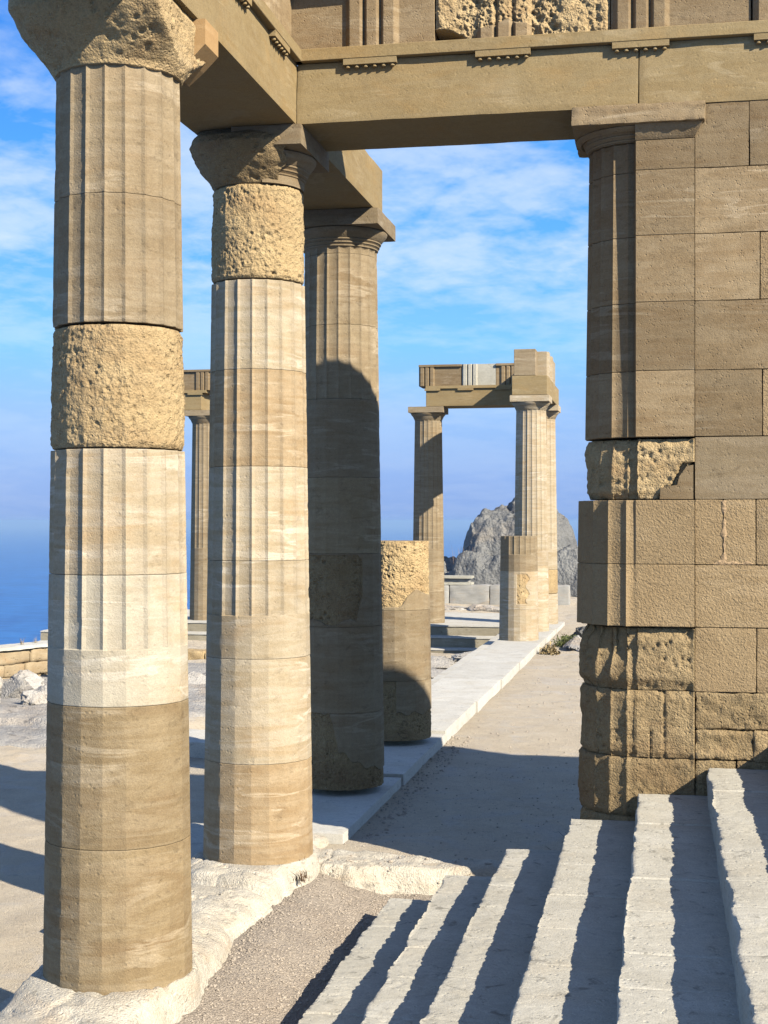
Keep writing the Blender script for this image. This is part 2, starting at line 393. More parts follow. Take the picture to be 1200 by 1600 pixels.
# weathered capitals of columns 1 and 2
def old_capital(root, seed, prof, sq, keep=None, na=320, nz=70, mat=M_ROUGH, zoff=5.078, right=None, amp=1.):
    zs = np.linspace(prof[0][0], prof[-1][0], nz); t = np.linspace(0, 2*math.pi, na, endpoint=False)
    rings = []
    for z in zs:
        r0 = np.interp(z, [p[0] for p in prof], [p[1] for p in prof]); q = np.interp(z, *sq)
        p = 2+q*6
        s = (np.abs(np.sin(t))**p+np.abs(np.cos(t))**p)**(-1/p)
        r = r0*s
        if right is not None: r = np.minimum(r, right(z)/np.maximum(np.sin(t), .05)*np.where(np.sin(t) > .05, 1, 99))
        rings.append(np.stack([np.sin(t)*r, -np.cos(t)*r, np.full(na, z)], 1))
    G = np.array(rings); P = G.reshape(-1, 3); r = np.hypot(P[:, 0], P[:, 1]); th = np.arctan2(P[:, 0], -P[:, 1])
    Q = P+seed*2.3
    d = .028*fbm(Q*3.2, 3, seed)+.016*fbm(Q*11, 4, seed+1, .6)-.025*(1-sstep(.1, .45, worley(Q*17, seed)))*sstep(-.2, .3, fbm(Q*3+5, 3, seed+2))
    e = np.minimum(P[:, 2]-zs[0], (zs[-1]-P[:, 2])*.6)
    d = d*amp*sstep(0, .05, e+.012)-.03*(1-sstep(0, .05, zs[-1]-P[:, 2]))
    if keep is not None: d = np.where(keep(th, P[:, 2]), d, -.10)
    P = P.copy(); P[:, 0] += np.sin(th)*d; P[:, 1] -= np.cos(th)*d; P[:, 2] -= zoff
    V, F = loft(P.reshape(len(zs), na, 3))
    return mesh_obj('capital', V, F, mat, root, (0, 0, zoff), smooth=179)
k1 = old_capital(c1, 3, [(5.065, .355), (5.12, .385), (5.2, .43), (5.28, .49), (5.36, .53), (5.47, .51)], ([5.1, 5.3, 5.47], [0, .25, .75]), right=lambda z: .40)
# repaired corner of its abacus: a sawn block tapering down to the neck
pv = []
for y in (.20, .452):
    pv += [(.30, y, 5.472), (.452, y, 5.472), (.452, y, 5.325), (.36, y, 5.235), (.27, y, 5.16), (.20, y, 5.18)]
pf = [(5, 4, 3, 2, 1, 0), (6, 7, 8, 9, 10, 11)]+[(i, (i+1) % 6, (i+1) % 6+6, i+6) for i in range(6)]
M_PATCH = stone('orange_tan_repair_stone', (184, 148, 100), (168, 132, 88), (204, 170, 122), vein=.2, grain=.14, pit=.2, bump=.2)
mesh_obj('abacus', np.array(pv)-np.array([0, 0, 5.078]), pf, M_PATCH, k1, (0, 0, 0))
k2 = old_capital(c2, 8, [(5.08, .33), (5.14, .37), (5.22, .43), (5.3, .475), (5.37, .49), (5.468, .44)], ([5.1, 5.3, 5.47], [0, .1, .35]),
                 keep=lambda th, z: (np.abs(((th-(ph2-R(52))+math.pi) % (2*math.pi))-math.pi) < R(78)+.05*np.sin(z*40)), mat=M_DARKROUGH, amp=.9)
rn = RAD(5.08)
t_ = np.linspace(ph2+R(5), ph2+R(225), 70)
prof = [(rn-.08, 5.082), (rn+.004, 5.082), (rn+.006, 5.13)]+annulets(5.146, rn+.006)+[(rn+.058, 5.245), (rn+.08, 5.27), (rn+.097, 5.298), (rn+.1, 5.31), (rn+.092, 5.3195), (rn-.08, 5.3195)]
Gn = np.array([np.stack([np.sin(t_)*r, -np.cos(t_)*r, np.full(len(t_), z-5.078)], 1) for r, z in prof])
V, F = gridmesh(Gn); F = [q[::-1] for q in F]
npf = len(prof); nt = len(t_)
F.append([i*nt for i in range(npf)]); F.append([i*nt+nt-1 for i in range(npf-1, -1, -1)])
mesh_obj('echinus', V, F, M_TAN, k2, (0, 0, 0), smooth=35)
block('abacus', -.08, .455, -.455, .455, 5.321, ZA-.002, M_TAN, k2, base=(0, 0, 5.078), step=.03, rough=.003, edge=.006)

# ------------------------------------------------------------------ entablature
GL = [0, .09, .29, .35, .41, .60, .66, .725, .926, 1.]          # triglyph profile along its width
GD = [.045, 0, 0, .045, 0, 0, .045, 0, 0, .045]
def tri_profile(x0, w): return [(x0+g*w, d) for g, d in zip(GL, GD)]
def frieze_mesh(x0, x1, tris, z0, z1, depth, back, crown=.05):
    """front outline in (x, y) with triglyphs proud of recessed metopes; front at y=0, extruded z0..z1"""
    P = [(x0, depth)]
    for (t0, w) in tris:
        if t0 > x0+.01: P.append((t0, depth))
        P += tri_profile(t0, w)
        if t0+w < x1-.01: P.append((t0+w, depth))
    P.append((x1, depth))
    Q = [P[0]]
    for p in P[1:]:
        if abs(p[0]-Q[-1][0]) > 1e-6 or abs(p[1]-Q[-1][1]) > 1e-6: Q.append(p)
    out = Q+[(x1, back), (x0, back)]
    zc = z1-crown
    parts = []
    rings = np.array([[(p[0], p[1], z) for p in out] for z in (z0, zc)]); parts.append(loft(rings))
    if crown > 0: parts.append(box(x0, x1, -.012, back, zc+.001, z1))
    return join(parts)
def orient(V, axis):
    """axis 'A': x along X, y into +Y.  axis 'B': run along +Y, face looking +X"""
    V = np.asarray(V, float)
    if axis == 'A': return V
    return np.stack([-V[:, 1], V[:, 0], V[:, 2]], 1)
def beam(label, axis, u0, u1, face, tri_c, zt=True, group='architrave beams', joints=(), name='architrave_beam', mat=M_BEAM, thick=.8168, t0=None, t1=None):
    """architrave from u0 to u1 along its axis; face = coordinate of its visible face"""
    um = (u0+u1)/2
    loc = (um, face, ZA) if axis == 'A' else (face, um, ZA)
    root = thing(name, label, 'beam', loc, group)
    t0 = u0 if t0 is None else t0; t1 = u1 if t1 is None else t1
    cuts = [u0]+[j for j in joints if u0 < j < u1]+[u1]
    for p, q in zip(cuts[:-1], cuts[1:]):
        V, F = dbox(p-um+.0012, q-um-.0012, 0, thick, 0, ZT-ZA-.001, step=.03, rough=.0025, edge=.007, freq=5, seed=int(q*7))
        o = weld(mesh_obj('beam_block', orient(V, axis), F, mat, root))
        o.data.polygons.foreach_set('use_smooth', [True]*len(o.data.polygons)); o.data.set_sharp_from_angle(angle=R(40))
    if zt:
        V, F = box(t0-um, t1-um, -.05, thick*.9, ZT-ZA, ZF-ZA-.001)
        o = mesh_obj('taenia', orient(V, axis), F, mat, root); bv = o.modifiers.new('bevel', 'BEVEL'); bv.width = .004
        for c in tri_c:
            if not (u0+.1 < c < u1-.1): continue
            V, F = box(c-.197-um, c+.197-um, -.046, .0, ZT-ZA-.043, ZT-ZA-.001)
            rg = mesh_obj('regula', orient(V, axis), F, mat, root)
            for k in range(6):
                x = c-um-.165+.066*k; zt0 = ZT-ZA-.0435
                rr = lathe([(.011, 0), (.0135, -.005), (.017, -.019), (.008, -.024)], 12)[::-1]
                V, F = loft(rr); V = V+np.array([x, -.024, zt0])
                mesh_obj('gutta', orient(V, axis), F, mat, rg, smooth=40)
    return root
TW = .394
TA = [A0+SP/3*k for k in range(1, 14)]
TB = [B0+SP/3*k for k in (-1, 1, 2)]
FX = A0+W
beam('architrave beam over the first two columns, running from the camera to the corner', 'B', 6.3, B0+SP+W, FX, TB+[B0], joints=(B0,), t1=BF+.04)
beam('long architrave beam across the top from second column to the pier', 'A', FX, 8.0, BF, TA, joints=(-.18, 2.72, 5.6), t0=FX+.0)
beam('short architrave stub ending over third column behind the long beam', 'B', B0+SP+W+.004, 13.70, FX, [], zt=False)
def frieze(label, axis, u0, u1, face, tcs, mat, depth=.045, group='frieze blocks', z0=ZF, z1=ZK, back=.75, crown=0.05, rough=None):
    um = (u0+u1)/2; loc = (um, face, z0) if axis == 'A' else (face, um, z0)
    V, F = frieze_mesh(u0-um+.0015, u1-um-.0015, [(c-TW/2-um, TW) for c in tcs], .0005, z1-z0, depth, back, crown)
    o = mesh_obj('frieze_block', orient(V, axis), F, mat, None, loc)
    bv = o.modifiers.new('bevel', 'BEVEL'); bv.width = .004; bv.segments = 1; bv.limit_method = 'ANGLE'
    return tag(o, label, 'frieze block', group)
frieze('sawn frieze block at the inner corner, left of the eroded block', 'A', FX-.06, -1.64, BF+.004, [TA[0]], M_WALL)
frieze('sawn frieze block above the pier, right of the eroded block', 'A', -.378, .59, BF+.004, [TA[2]], M_WALL)
frieze('frieze block at the upper right corner of the view', 'A', .60, 1.56, BF+.004, [TA[3]], M_WALL)
for k in range(4, 9):
    frieze('sawn frieze block beyond the right edge of the view', 'A', TA[k]-.19, TA[k+1]-.19, BF+.004, [TA[k]], M_WALL, group='frieze blocks out of view')
frieze('frieze block facing right above the first two columns, nearest the corner', 'B', 8.62, BF+.048, FX-.004, [TB[1], TB[2]], M_WALL)
frieze('frieze block facing right at the very top, above the nearest column', 'B', 6.3, 8.615, FX-.004, [TB[0], B0], M_WALL)
# eroded frieze block: noisy face with remains of the triglyph
def eroded_frieze():
    u0, u1 = -1.632, -.384; nx, nz = 240, 110
    X, Z = np.meshgrid(np.linspace(u0, u1, nx), np.linspace(ZF+.001, ZK, nz), indexing='ij')
    tp = tri_profile(TA[1]-TW/2, TW); px = [u0]+[p[0] for p in tp]+[u1]; py = [.03]+[p[1] for p in tp]+[.03]
    Y = np.interp(X, px, py)
    Q = np.stack([X, Y*0+3, Z], -1).reshape(-1, 3)
    g = sstep(-.25, .35, fbm(Q*3.1, 3, 21)).reshape(X.shape)
    d = (.026*fbm(Q*6, 4, 22)+.034*fbm(Q*19, 5, 23, .7)-.022*np.abs(fbm(Q*11, 3, 26))-.022*(1-sstep(.05, .45, worley(Q*15, 24)))-.016*(1-sstep(.1, .5, worley(Q*34, 25)))).reshape(X.shape)
    Y = Y*.75+.006-d*(.35+.65*g)+.02*g
    # broken-out hollow at lower left, rounded corner
    hol = np.exp(-(((X-u0)/.24)**2+((Z-ZF)/.11)**2)); Y = Y+.30*sstep(.35, .75, hol)
    edge = np.minimum(X-u0, u1-X); Y = Y+.02*(1-sstep(0, .03, edge))
    P = np.stack([X, Y, Z], -1)
    front, F = gridmesh(P)
    bk = box(u0, u1, .36, .75, ZF+.001, ZK)
    # closing strips (top, sides)
    st = []
    for E in (P[0], P[-1], P[:, -1], P[:, 0]):
        B = E.copy(); B[:, 1] = .365; st.append(gridmesh(np.stack([E, B], 0)))
    V, F = join([(front, F), bk]+st); um = (u0+u1)/2
    V = V-np.array([um, 0, ZF])
    o = mesh_obj('frieze_block', V, F, M_ROUGH, None, (um, BF+.004, ZF), smooth=60)
    tag(o, 'eroded pitted ochre frieze block between two sawn ones, hollow at lower left', 'frieze block', 'frieze blocks')
    # new stone let in at the foot of its triglyph
    tp = tri_profile(TA[1]-TW/2-um, TW); out = [(p[0], p[1]-.012) for p in tp]+[(tp[-1][0], .12), (tp[0][0], .12)]
    top = [.07, .085, .10, .11, .115, .14, .13, .105, .10, .09, .09, .07]
    rings = np.array([[(p[0], p[1], .002) for p in out], [(p[0], p[1], t) for p, t in zip(out, top)]])
    V, F = loft(rings); mesh_obj('triglyph_patch', V, F, M_WALL, o)
eroded_frieze()
# cornice stones lying on the frieze (their shadow falls on the corner metope)
o = block('cornice_block', FX-.7, FX+.60, BF-.135, BF+.6, ZK+.004, ZK+.22, M_WALL, step=.08, rough=.004, edge=.01)
tag(o, 'cornice stone lying on the corner of the frieze', 'cornice block')

# ------------------------------------------------------------------ the pier (wall end with engaged half column)
CZ = [-.12, .475, .89, 1.364, 1.815, 2.253, 2.709, 3.147, 3.612, 4.095, 4.564, 5.024]
PB = BF+W                                          # centre line of the wall
def pier_outline(z, off=0., step=.011, flute=True):
    r = RAD(max(z, .3))+off; cx = -.2
    th, rr = col_outline(z, 8, flute, r)
    pts = []
    order = np.argsort((th % (2*math.pi)))
    # from the front (-Y) clockwise seen from above through -X to the back (+Y)
    for k in order:
        a = th[k] % (2*math.pi)
        if a >= math.pi-1e-6: pts.append((cx+math.sin(a)*rr[k], PB-math.cos(a)*rr[k]))
    pts = pts[::-1]                                # front -> left -> back
    P = [(.2035, BF-off*.3), (cx, BF-off*.3)]+pts+[(cx, PB+W), (.2035, PB+W)]
    P = np.array(P); P = np.vstack([P, P[:1]])
    return P
def resample(P, step):
    out = []
    for a, b in zip(P[:-1], P[1:]):
        n = max(1, int(np.linalg.norm(b-a)/step))
        for k in range(n): out.append(a+(b-a)*k/n)
    return np.array(out)
pier = thing('wall_pier', 'tall brown block pier ending the wall, engaged half column on its left side', 'pier', (0, PB, -.12))
def pier_block(z0, z1, mat, off=0., rough=0., rnd=0., seed=0, flute=True, trim=None, mat2=None):
    step = .011 if rough else .016; base = np.array([0, PB, -.12])
    zs = np.linspace(z0+.0015, z1-.0015, max(4, int((z1-z0)/.012) if rough else 6))
    if not rough: zs = np.array([z0+.0015, z0+.006, (z0+z1)/2, z1-.006, z1-.0015])
    rings = []; n = None
    tmpl = resample(pier_outline((z0+z1)/2, off, flute=flute), step)
    rm = RAD((z0+z1)/2)
    for z in zs:
        Q = tmpl.copy(); dr = RAD(z)-rm
        left = Q[:, 0] < -.2; vec = Q-np.array([-.2, PB]); ln = np.linalg.norm(vec, axis=1, keepdims=True)
        Q = np.where(left[:, None], Q+vec/np.maximum(ln, 1e-6)*dr, Q)
        if not rough and (z < z0+.004 or z > z1-.004): Q = Q-vec/np.maximum(ln, 1e-6)*.003
        rings.append(np.column_stack([Q, np.full(len(Q), z)]))
    G = np.array(rings); m, n, _ = G.shape
    # outward normals from the template
    T = np.roll(tmpl, -1, 0)-np.roll(tmpl, 1, 0); N = np.column_stack([-T[:, 1], T[:, 0]]); N /= np.maximum(np.linalg.norm(N, axis=1, keepdims=True), 1e-9)
    c0 = np.array([-.1, PB]); sgn = np.sign(np.sum(N*(tmpl-c0))); N = N*sgn
    P = G.reshape(-1, 3).copy(); NN = np.tile(N, (m, 1)); z = P[:, 2]
    if rough:
        Q = P+seed*1.9
        d = rough*(1.0*fbm(Q*3.4, 3, seed)+.55*fbm(Q*12, 4, seed+1, .6)+.3*fbm(Q*38, 3, seed+6))-rough*.9*(1-sstep(.1, .45, worley(Q*19, seed+2)))*sstep(-.2, .35, fbm(Q*3+4, 3, seed+3))
        d -= rough*.3
        e = np.minimum(z-z0, z1-z); d -= rnd*(1-sstep(0, 1, e/(rnd*2.2+.008)))
        # corners wear more
        cor = np.minimum(np.abs(P[:, 0]-.198), 9); 
        d = np.where(P[:, 0] > .16, d*sstep(0, .03, .198-P[:, 0]+.004), d)
        if trim is not None: d = trim(P, d)
        P[:, :2] += NN*d[:, None]
    V, F = loft(P.reshape(m, n, 3)); F = [q[::-1] for q in F]
    V = V-np.array([0, PB, z0])
    return mesh_obj('block', V, F, mat, pier, (0, 0, z0+.12), smooth=(170 if rough else 20))
pier_block(CZ[0], CZ[1], M_DARKROUGH, .012, .016, .016, 1)
pier_block(CZ[1], CZ[2], M_DARKROUGH, .012, .018, .014, 2)
pier_block(CZ[2], CZ[3], M_DARKROUGH, .01, .018, .020, 3,
           trim=lambda P, d: d-(.022*np.exp(-((P[:, 0]+.005)/.007)**2)+.018*np.exp(-((P[:, 0]+.10)/.006)**2)*(P[:, 2] < 1.08))*(P[:, 1] < BF+.1))
pier_block(CZ[3], CZ[4]-.012, M_DARKROUGH, .016, .024, .040, 4,
           trim=lambda P, d: d-.075*np.exp(-(((P[:, 0]+.36)/.16)**2+((P[:, 2]-1.68)/.14)**2))*(P[:, 1] < PB))
pier_block(CZ[4], CZ[5], M_TOOLED, .042); pier_block(CZ[5], CZ[6]-.004, M_TOOLED, .042)
def trim5(P, d):
    brk = (P[:, 0] > -.04+.2*sstep(2.72, 3.0, P[:, 2])+.03*np.sin(P[:, 2]*23)) & (P[:, 1] < BF+.06) & (P[:, 2] < 2.96)
    return np.where(brk, -.05, d)
pier_block(CZ[6], CZ[7]-.012, M_ROUGH, -.006, .024, .022, 5, trim=trim5)
# new stone let into the broken corner of that course
pp = [(.195, 2.7105), (.195, 2.95), (.15, 2.94), (.10, 2.87), (.085, 2.81), (.02, 2.80), (-.03, 2.79), (-.035, 2.7105)]
V, F = loft(np.array([[(x, y, z+.12) for x, z in pp] for y in (BF-.002-PB, BF+.04-PB)]))
mesh_obj('patch', V, F, M_WALL, pier)
for k in range(7, 11): pier_block(CZ[k], CZ[k+1], M_WALL, 0.)
pier_block(CZ[11], 5.235, M_WALL, 0.)
# capital of the pier: echinus on the half column, slab across the wall end
t_ = np.linspace(math.pi, 2*math.pi, 60); prof = [(rn-.05, 5.237), (rn+.006, 5.237)]+[(r, z+.016) for r, z in annulets(5.226, rn+.004)]+[(rn+.056, 5.302), (rn+.078, 5.318), (rn+.092, 5.331), (rn+.088, 5.335), (rn-.05, 5.335)]
Gn = np.array([np.stack([-.2+np.sin(t_)*r, -np.cos(t_)*r, np.full(len(t_), z+.12)], 1) for r, z in prof]); V, F = gridmesh(Gn); F = [q[::-1] for q in F]
pc = mesh_obj('capital', V, F, M_WALL, pier, smooth=35)
V, F = loft(np.array([[(-.205, BF-PB+s, z), (.2+s2, BF-PB+s, z), (.2+s2, W, z), (-.205, W, z)] for z, s, s2 in ((5.357, -.003, 0), (5.372, -.012, .01), (5.44, -.045, .05), (5.456, -.055, .06))])); F = [q[::-1] for q in F]
V[:, 2] += -.0
mesh_obj('moulding', V, F, M_WALL, pc)
block('abacus', -.648, .276, BF-.085, PB+W+.03, 5.337, ZA-.003, M_WALL, pc, base=(0, PB, -.12), step=.02, rough=.004, edge=.008, freq=20)

# ------------------------------------------------------------------ the ashlar wall running right from the pier
wall = thing('ashlar_wall', 'brown ashlar wall of large blocks rising beside the steps at right', 'wall', (4.1, PB, -.12))
JO = {11: [.205, .27+.0, .575, 1.5], 10: [.205, 1.35], 9: [.205, .648, 1.6], 8: [.205, 1.1], 7: [.205, .665, 1.5], 6: [.205, 1.3], 5: [.205, .40, .62, 1.4], 4: [.205, 1.15], 3: [.205, .625, 1.5], 2: [.205, .98], 1: [.205, .49, 1.2], 0: [.205, 1.0]}
wb = (4.1, PB, -.12)
def wblock(a0, a1, z0, z1, mat, off=0., **k):
    block('block', a0+.0015, a1-.0015, BF+off, PB+W, z0+.0012, z1-.0012, mat, wall, base=wb, **k)
for k in range(12):
    z0 = CZ[k]; z1 = CZ[k+1] if k < 11 else ZA
    js = [j for j in JO[k] if not (k == 11 and j == .27)]
    while js[-1] < 8: js.append(js[-1]+random.uniform(.75, 1.35))
    js[-1] = 8.0
    for i, (p, q) in enumerate(zip(js[:-1], js[1:])):
        near = p < 1.3
        if k in (0, 1): mt, o = (M_DARKROUGH, dict(step=.02 if near else .12, rough=.012, edge=.016, freq=9, pit=.012 if near else 0, seed=k+i))
        elif k == 2 and near:
            # two thin rough courses
            zm = 1.10
            wblock(p, q, zm, z1, M_DARKROUGH, .004, step=.014, rough=.012, edge=.016, freq=9, pit=.012, seed=40+i)
            for (p2, q2) in ((p, .60), (.60, 1.0)) if i == 0 else ((p, q),):
                wblock(p2, q2, z0, zm, M_DARKROUGH, .0, step=.014, rough=.013, edge=.018, freq=11, pit=.014, seed=50+i)
            continue
        elif k in (3, 4, 5): mt, o = (M_TOOLED, dict(step=.04 if near else .15, rough=.003, edge=.006, seed=k*3+i))
        else: mt, o = (M_WALL, dict(step=.04 if near else .15, rough=.003, edge=.005, seed=k*3+i))
        if k == 6 and i == 0: mt = M_TAN
        if (k == 7 and i == 1) or (k == 9 and i == 1): mt = M_TOOLED
        wblock(p, q, z0, z1, mt, .006+.003*random.random(), **o)
# smeared mortar on the tooled course
nx, nz = 14, 40
zz = np.linspace(2.262, 2.70, nz); ww = .022+.012*np.sin(zz*31)+.01*np.sin(zz*77)
G = np.array([[(.405-w_/2+w_*t-4.1, BF-PB-.003*math.sin(math.pi*t)+.0045, z+.12) for t in np.linspace(0, 1, nx)] for z, w_ in zip(zz, ww)])
V, F = gridmesh(G); mesh_obj('mortar', V, F, M_MORTAR, wall, smooth=60)
xx = np.linspace(.33, .60, 60); hh = .018+.008*np.sin(xx*70)+.012*np.exp(-((xx-.405)/.04)**2)
G = np.array([[(x-4.1, BF-PB-.003*math.sin(math.pi*t)+.0045, 2.2535+.12+h_*t) for t in np.linspace(0, 1, 8)] for x, h_ in zip(xx, hh)])
V, F = gridmesh(G); mesh_obj('mortar', V, [q[::-1] for q in F], M_MORTAR, wall, smooth=60)

# ------------------------------------------------------------------ staircase
SA = [-1.965, -1.533, -1.117, -.655, -.186, .287, .74, 1.20, 1.66]; SZ = [-.168, .02, .222, .45, .644, .839, 1.03, 1.225, 1.41]
stairs = thing('stone_staircase', 'pale worn stone steps descending left beside the wall at lower right', 'staircase', (0, 7.2, -.40))
for i in range(8):
    a, z = SA[i], SZ[i]; a2 = SA[i+1]+.06 if i < 7 else 8.0; zb = (SZ[i-1] if i else -.40)-.06
    y0, y1 = 3.2, BF-.012+(-.03 if i < 3 else 0)
    ny = int((y1-y0)/.011); ys = np.linspace(y0, y1, ny)
    # profile: riser foot -> nose -> tread back
    pr = [(0, zb)]+[(0, zb+(z-zb)*t) for t in np.linspace(.15, .93, 12)]+[(.002, z-.008), (.006, z-.0025), (.014, z)]
    pr += [(t, z) for t in np.concatenate([np.linspace(.03, .16, 10), np.linspace(.19, min(.52, a2-a), 16)])]
    if i == 7: pr += [(a2-a, z)]
    pr = np.array(pr)
    G = np.zeros((ny, len(pr), 3)); G[:, :, 0] = a+pr[None, :, 0]; G[:, :, 1] = ys[:, None]; G[:, :, 2] = pr[None, :, 1]
    Q = G.reshape(-1, 3)
    nose = np.exp(-(((pr[:, 0]-.0)/.05)**2+((pr[:, 1]-z)/.06)**2)); nose = np.tile(nose, ny)
    n1 = fbm(Q*np.array([3.2, 3.2, 3.2]), 4, 60+i, .42); n2 = fbm(Q*17, 4, 70+i, .6); n3 = fbm(Q*1.3, 2, 80+i)
    # joints between the stones of a step
    js = np.cumsum(RNG.uniform(.42, .75, 24))+y0-.3; dj = np.min(np.abs(Q[:, 1][:, None]-js[None, :]), axis=1)
    sid = np.searchsorted(js, Q[:, 1]); hz = RNG.uniform(-.007, .007, 30)[sid]; ha = RNG.uniform(-.010, .010, 30)[sid]
    rg = [1.5, 1.5, 1.3, .8, .8, 1.1, 1.2, 1.][i]
    Q = Q.copy()
    top = np.tile(pr[:, 0] > .01, ny)
    pitv = (1-sstep(.1, .45, worley(Q*16, 90+i)))*sstep(0., .4, n1)
    Q[:, 2] += (.004*n1+.0025*n2+.005*n3-.003*pitv*rg)*top*rg+hz*top*.5-(.006*(1-sstep(.002, .009, dj)))*top-nose*.010*rg*np.maximum(0, n2+.05)*.8
    n4 = fbm(Q*34, 3, 75+i, .6); Q[:, 0] += nose*rg*(.015*np.maximum(-.4, n1)+.008*np.maximum(0, n2)+.006*np.maximum(0, n4)+.010*(1-sstep(.0, .015, dj)))+(~top)*(rg*.006*n1+.004*n2)+ha*.35
    P = Q.reshape(ny, len(pr), 3)
    V1, F1 = gridmesh(P)
    # ends and back
    e = []
    for E, fl in ((P[0], False), (P[-1], True)):
        B = E.copy(); B[:, 0] = np.maximum(E[:, 0], a2 if i < 7 else a2); B[:, 2] = E[:, 2]
        B = E.copy(); B[:, 2] = zb; B[:, 0] = np.where(pr[:, 0] <= .003, a+.2, E[:, 0])
        e.append(gridmesh(np.stack([E, B], 0)))
    V, F = join([(V1, F1)]+e)
    o = mesh_obj('step', V-np.array([0, 7.2, z]), F, M_STEP, stairs, (0, 0, z+.40), smooth=50)

# ------------------------------------------------------------------ ground, gravel and bedrock
def hfield(name, xs, ys, zf, mat, seed=0, smooth=60):
    X, Y = np.meshgrid(xs, ys, indexing='ij'); Z = zf(X, Y)
    V, F = gridmesh(np.stack([X, Y, Z], -1))
    return mesh_obj(name, V, F, mat, None, smooth=smooth)
def n2d(X, Y, s, o, seed): return fbm(np.stack([X.ravel()*s, Y.ravel()*s, np.zeros(X.size)], 1), o, seed).reshape(X.shape)
def cliff(X, Y):
    e = 1.2*n2d(X, Y, .25, 3, 5)
    d = np.maximum.reduce([-13.3-X+e-.0*Y, Y-66+2*e, X-16])
    return -np.clip(d, 0, 99)**1.1*6.
def ground_z(X, Y):
    left = -.65+.05*n2d(X, Y, .5, 3, 1)+.015*n2d(X, Y, 3, 3, 2)
    # white rock shelves farther left
    sh = sstep(18.0, 18.9, Y+.35*n2d(X, Y, .8, 3, 3)-(X+8)*.25)*sstep(-6.6, -7.4, X)
    rk = n2d(X, Y, 1.1, 5, 4)
    left = left+sh*(.06+.05*rk+.10*sstep(20.5, 20.75, Y+.5*rk)+.02*n2d(X, Y, 5, 3, 13))
    right = -.12+.02*n2d(X, Y, .7, 3, 6)+.008*n2d(X, Y, 4, 3, 7)
    rr = np.exp(-(((X+.6)/1.1)**2+((Y-31)/4.)**2)); right = right+rr*(.22*np.abs(n2d(X, Y, 1.3, 5, 8))+.02)
    t = sstep(-3.32, -3.18, X+.05*n2d(X, Y, 2., 3, 9)); t = np.where(Y < 11.5, sstep(-3.45, -3.3, X), t)
    z = left*(1-t)+right*t
    far = sstep(37., 41., Y); fz = -.10+.35*n2d(X, Y, .22, 4, 10)*sstep(41, 50, Y)+.10*np.abs(n2d(X, Y, .9, 4, 12))
    z = z*(1-far)+fz*far
    # gutter by the stairs
    g = sstep(11.15, 10.85, Y+.1*n2d(X, Y, 2, 3, 11))*(X > -3.3)
    z = np.where(g > 0, z*(1-g)+(-.42)*g, z)
    return z+cliff(X, Y)
xs = np.concatenate([np.linspace(-22, -13.5, 30, endpoint=False), np.linspace(-13.5, 1.5, 330, endpoint=False), np.linspace(1.5, 20, 50)])
ys = np.concatenate([np.linspace(-4, 7, 50, endpoint=False), np.linspace(7, 40, 560, endpoint=False), np.linspace(40, 75, 160)])
struct(hfield('ground', xs, ys, ground_z, M_GROUND))
def shelf_z(X, Y):
    m = np.minimum.reduce([X+13.2, -6.7-X+.5*n2d(X, Y, .7, 4, 40), Y-18.6+.8*n2d(X, Y, .5, 4, 41), 30-Y])
    return ground_z(X, Y)-.12+.16*sstep(0, .35, m)+.03*sstep(.35, .6, m)*n2d(X, Y, 2.5, 4, 42)
struct(hfield('rock_shelf', np.arange(-13.2, -5.9, .04), np.arange(17.2, 30.2, .05), shelf_z, M_WHITEROCK))
gx, gy = np.arange(-3.0, -1.2, .03), np.arange(2.5, 11.25, .03)
def gravel_z(X, Y):
    e = sstep(-1.9, -2.6, X)
    return -.375+.175*sstep(-2.02, -2.66, X+.06*n2d(X, Y, 1.5, 3, 23))+.07*sstep(10.3, 11.0, Y)+.015*n2d(X, Y, 2, 4, 20)+.009*n2d(X, Y, 14, 3, 21)+.03*e*np.maximum(0, n2d(X, Y, 1.2, 2, 22))
struct(hfield('gravel', gx, gy, gravel_z, M_GRAVEL))
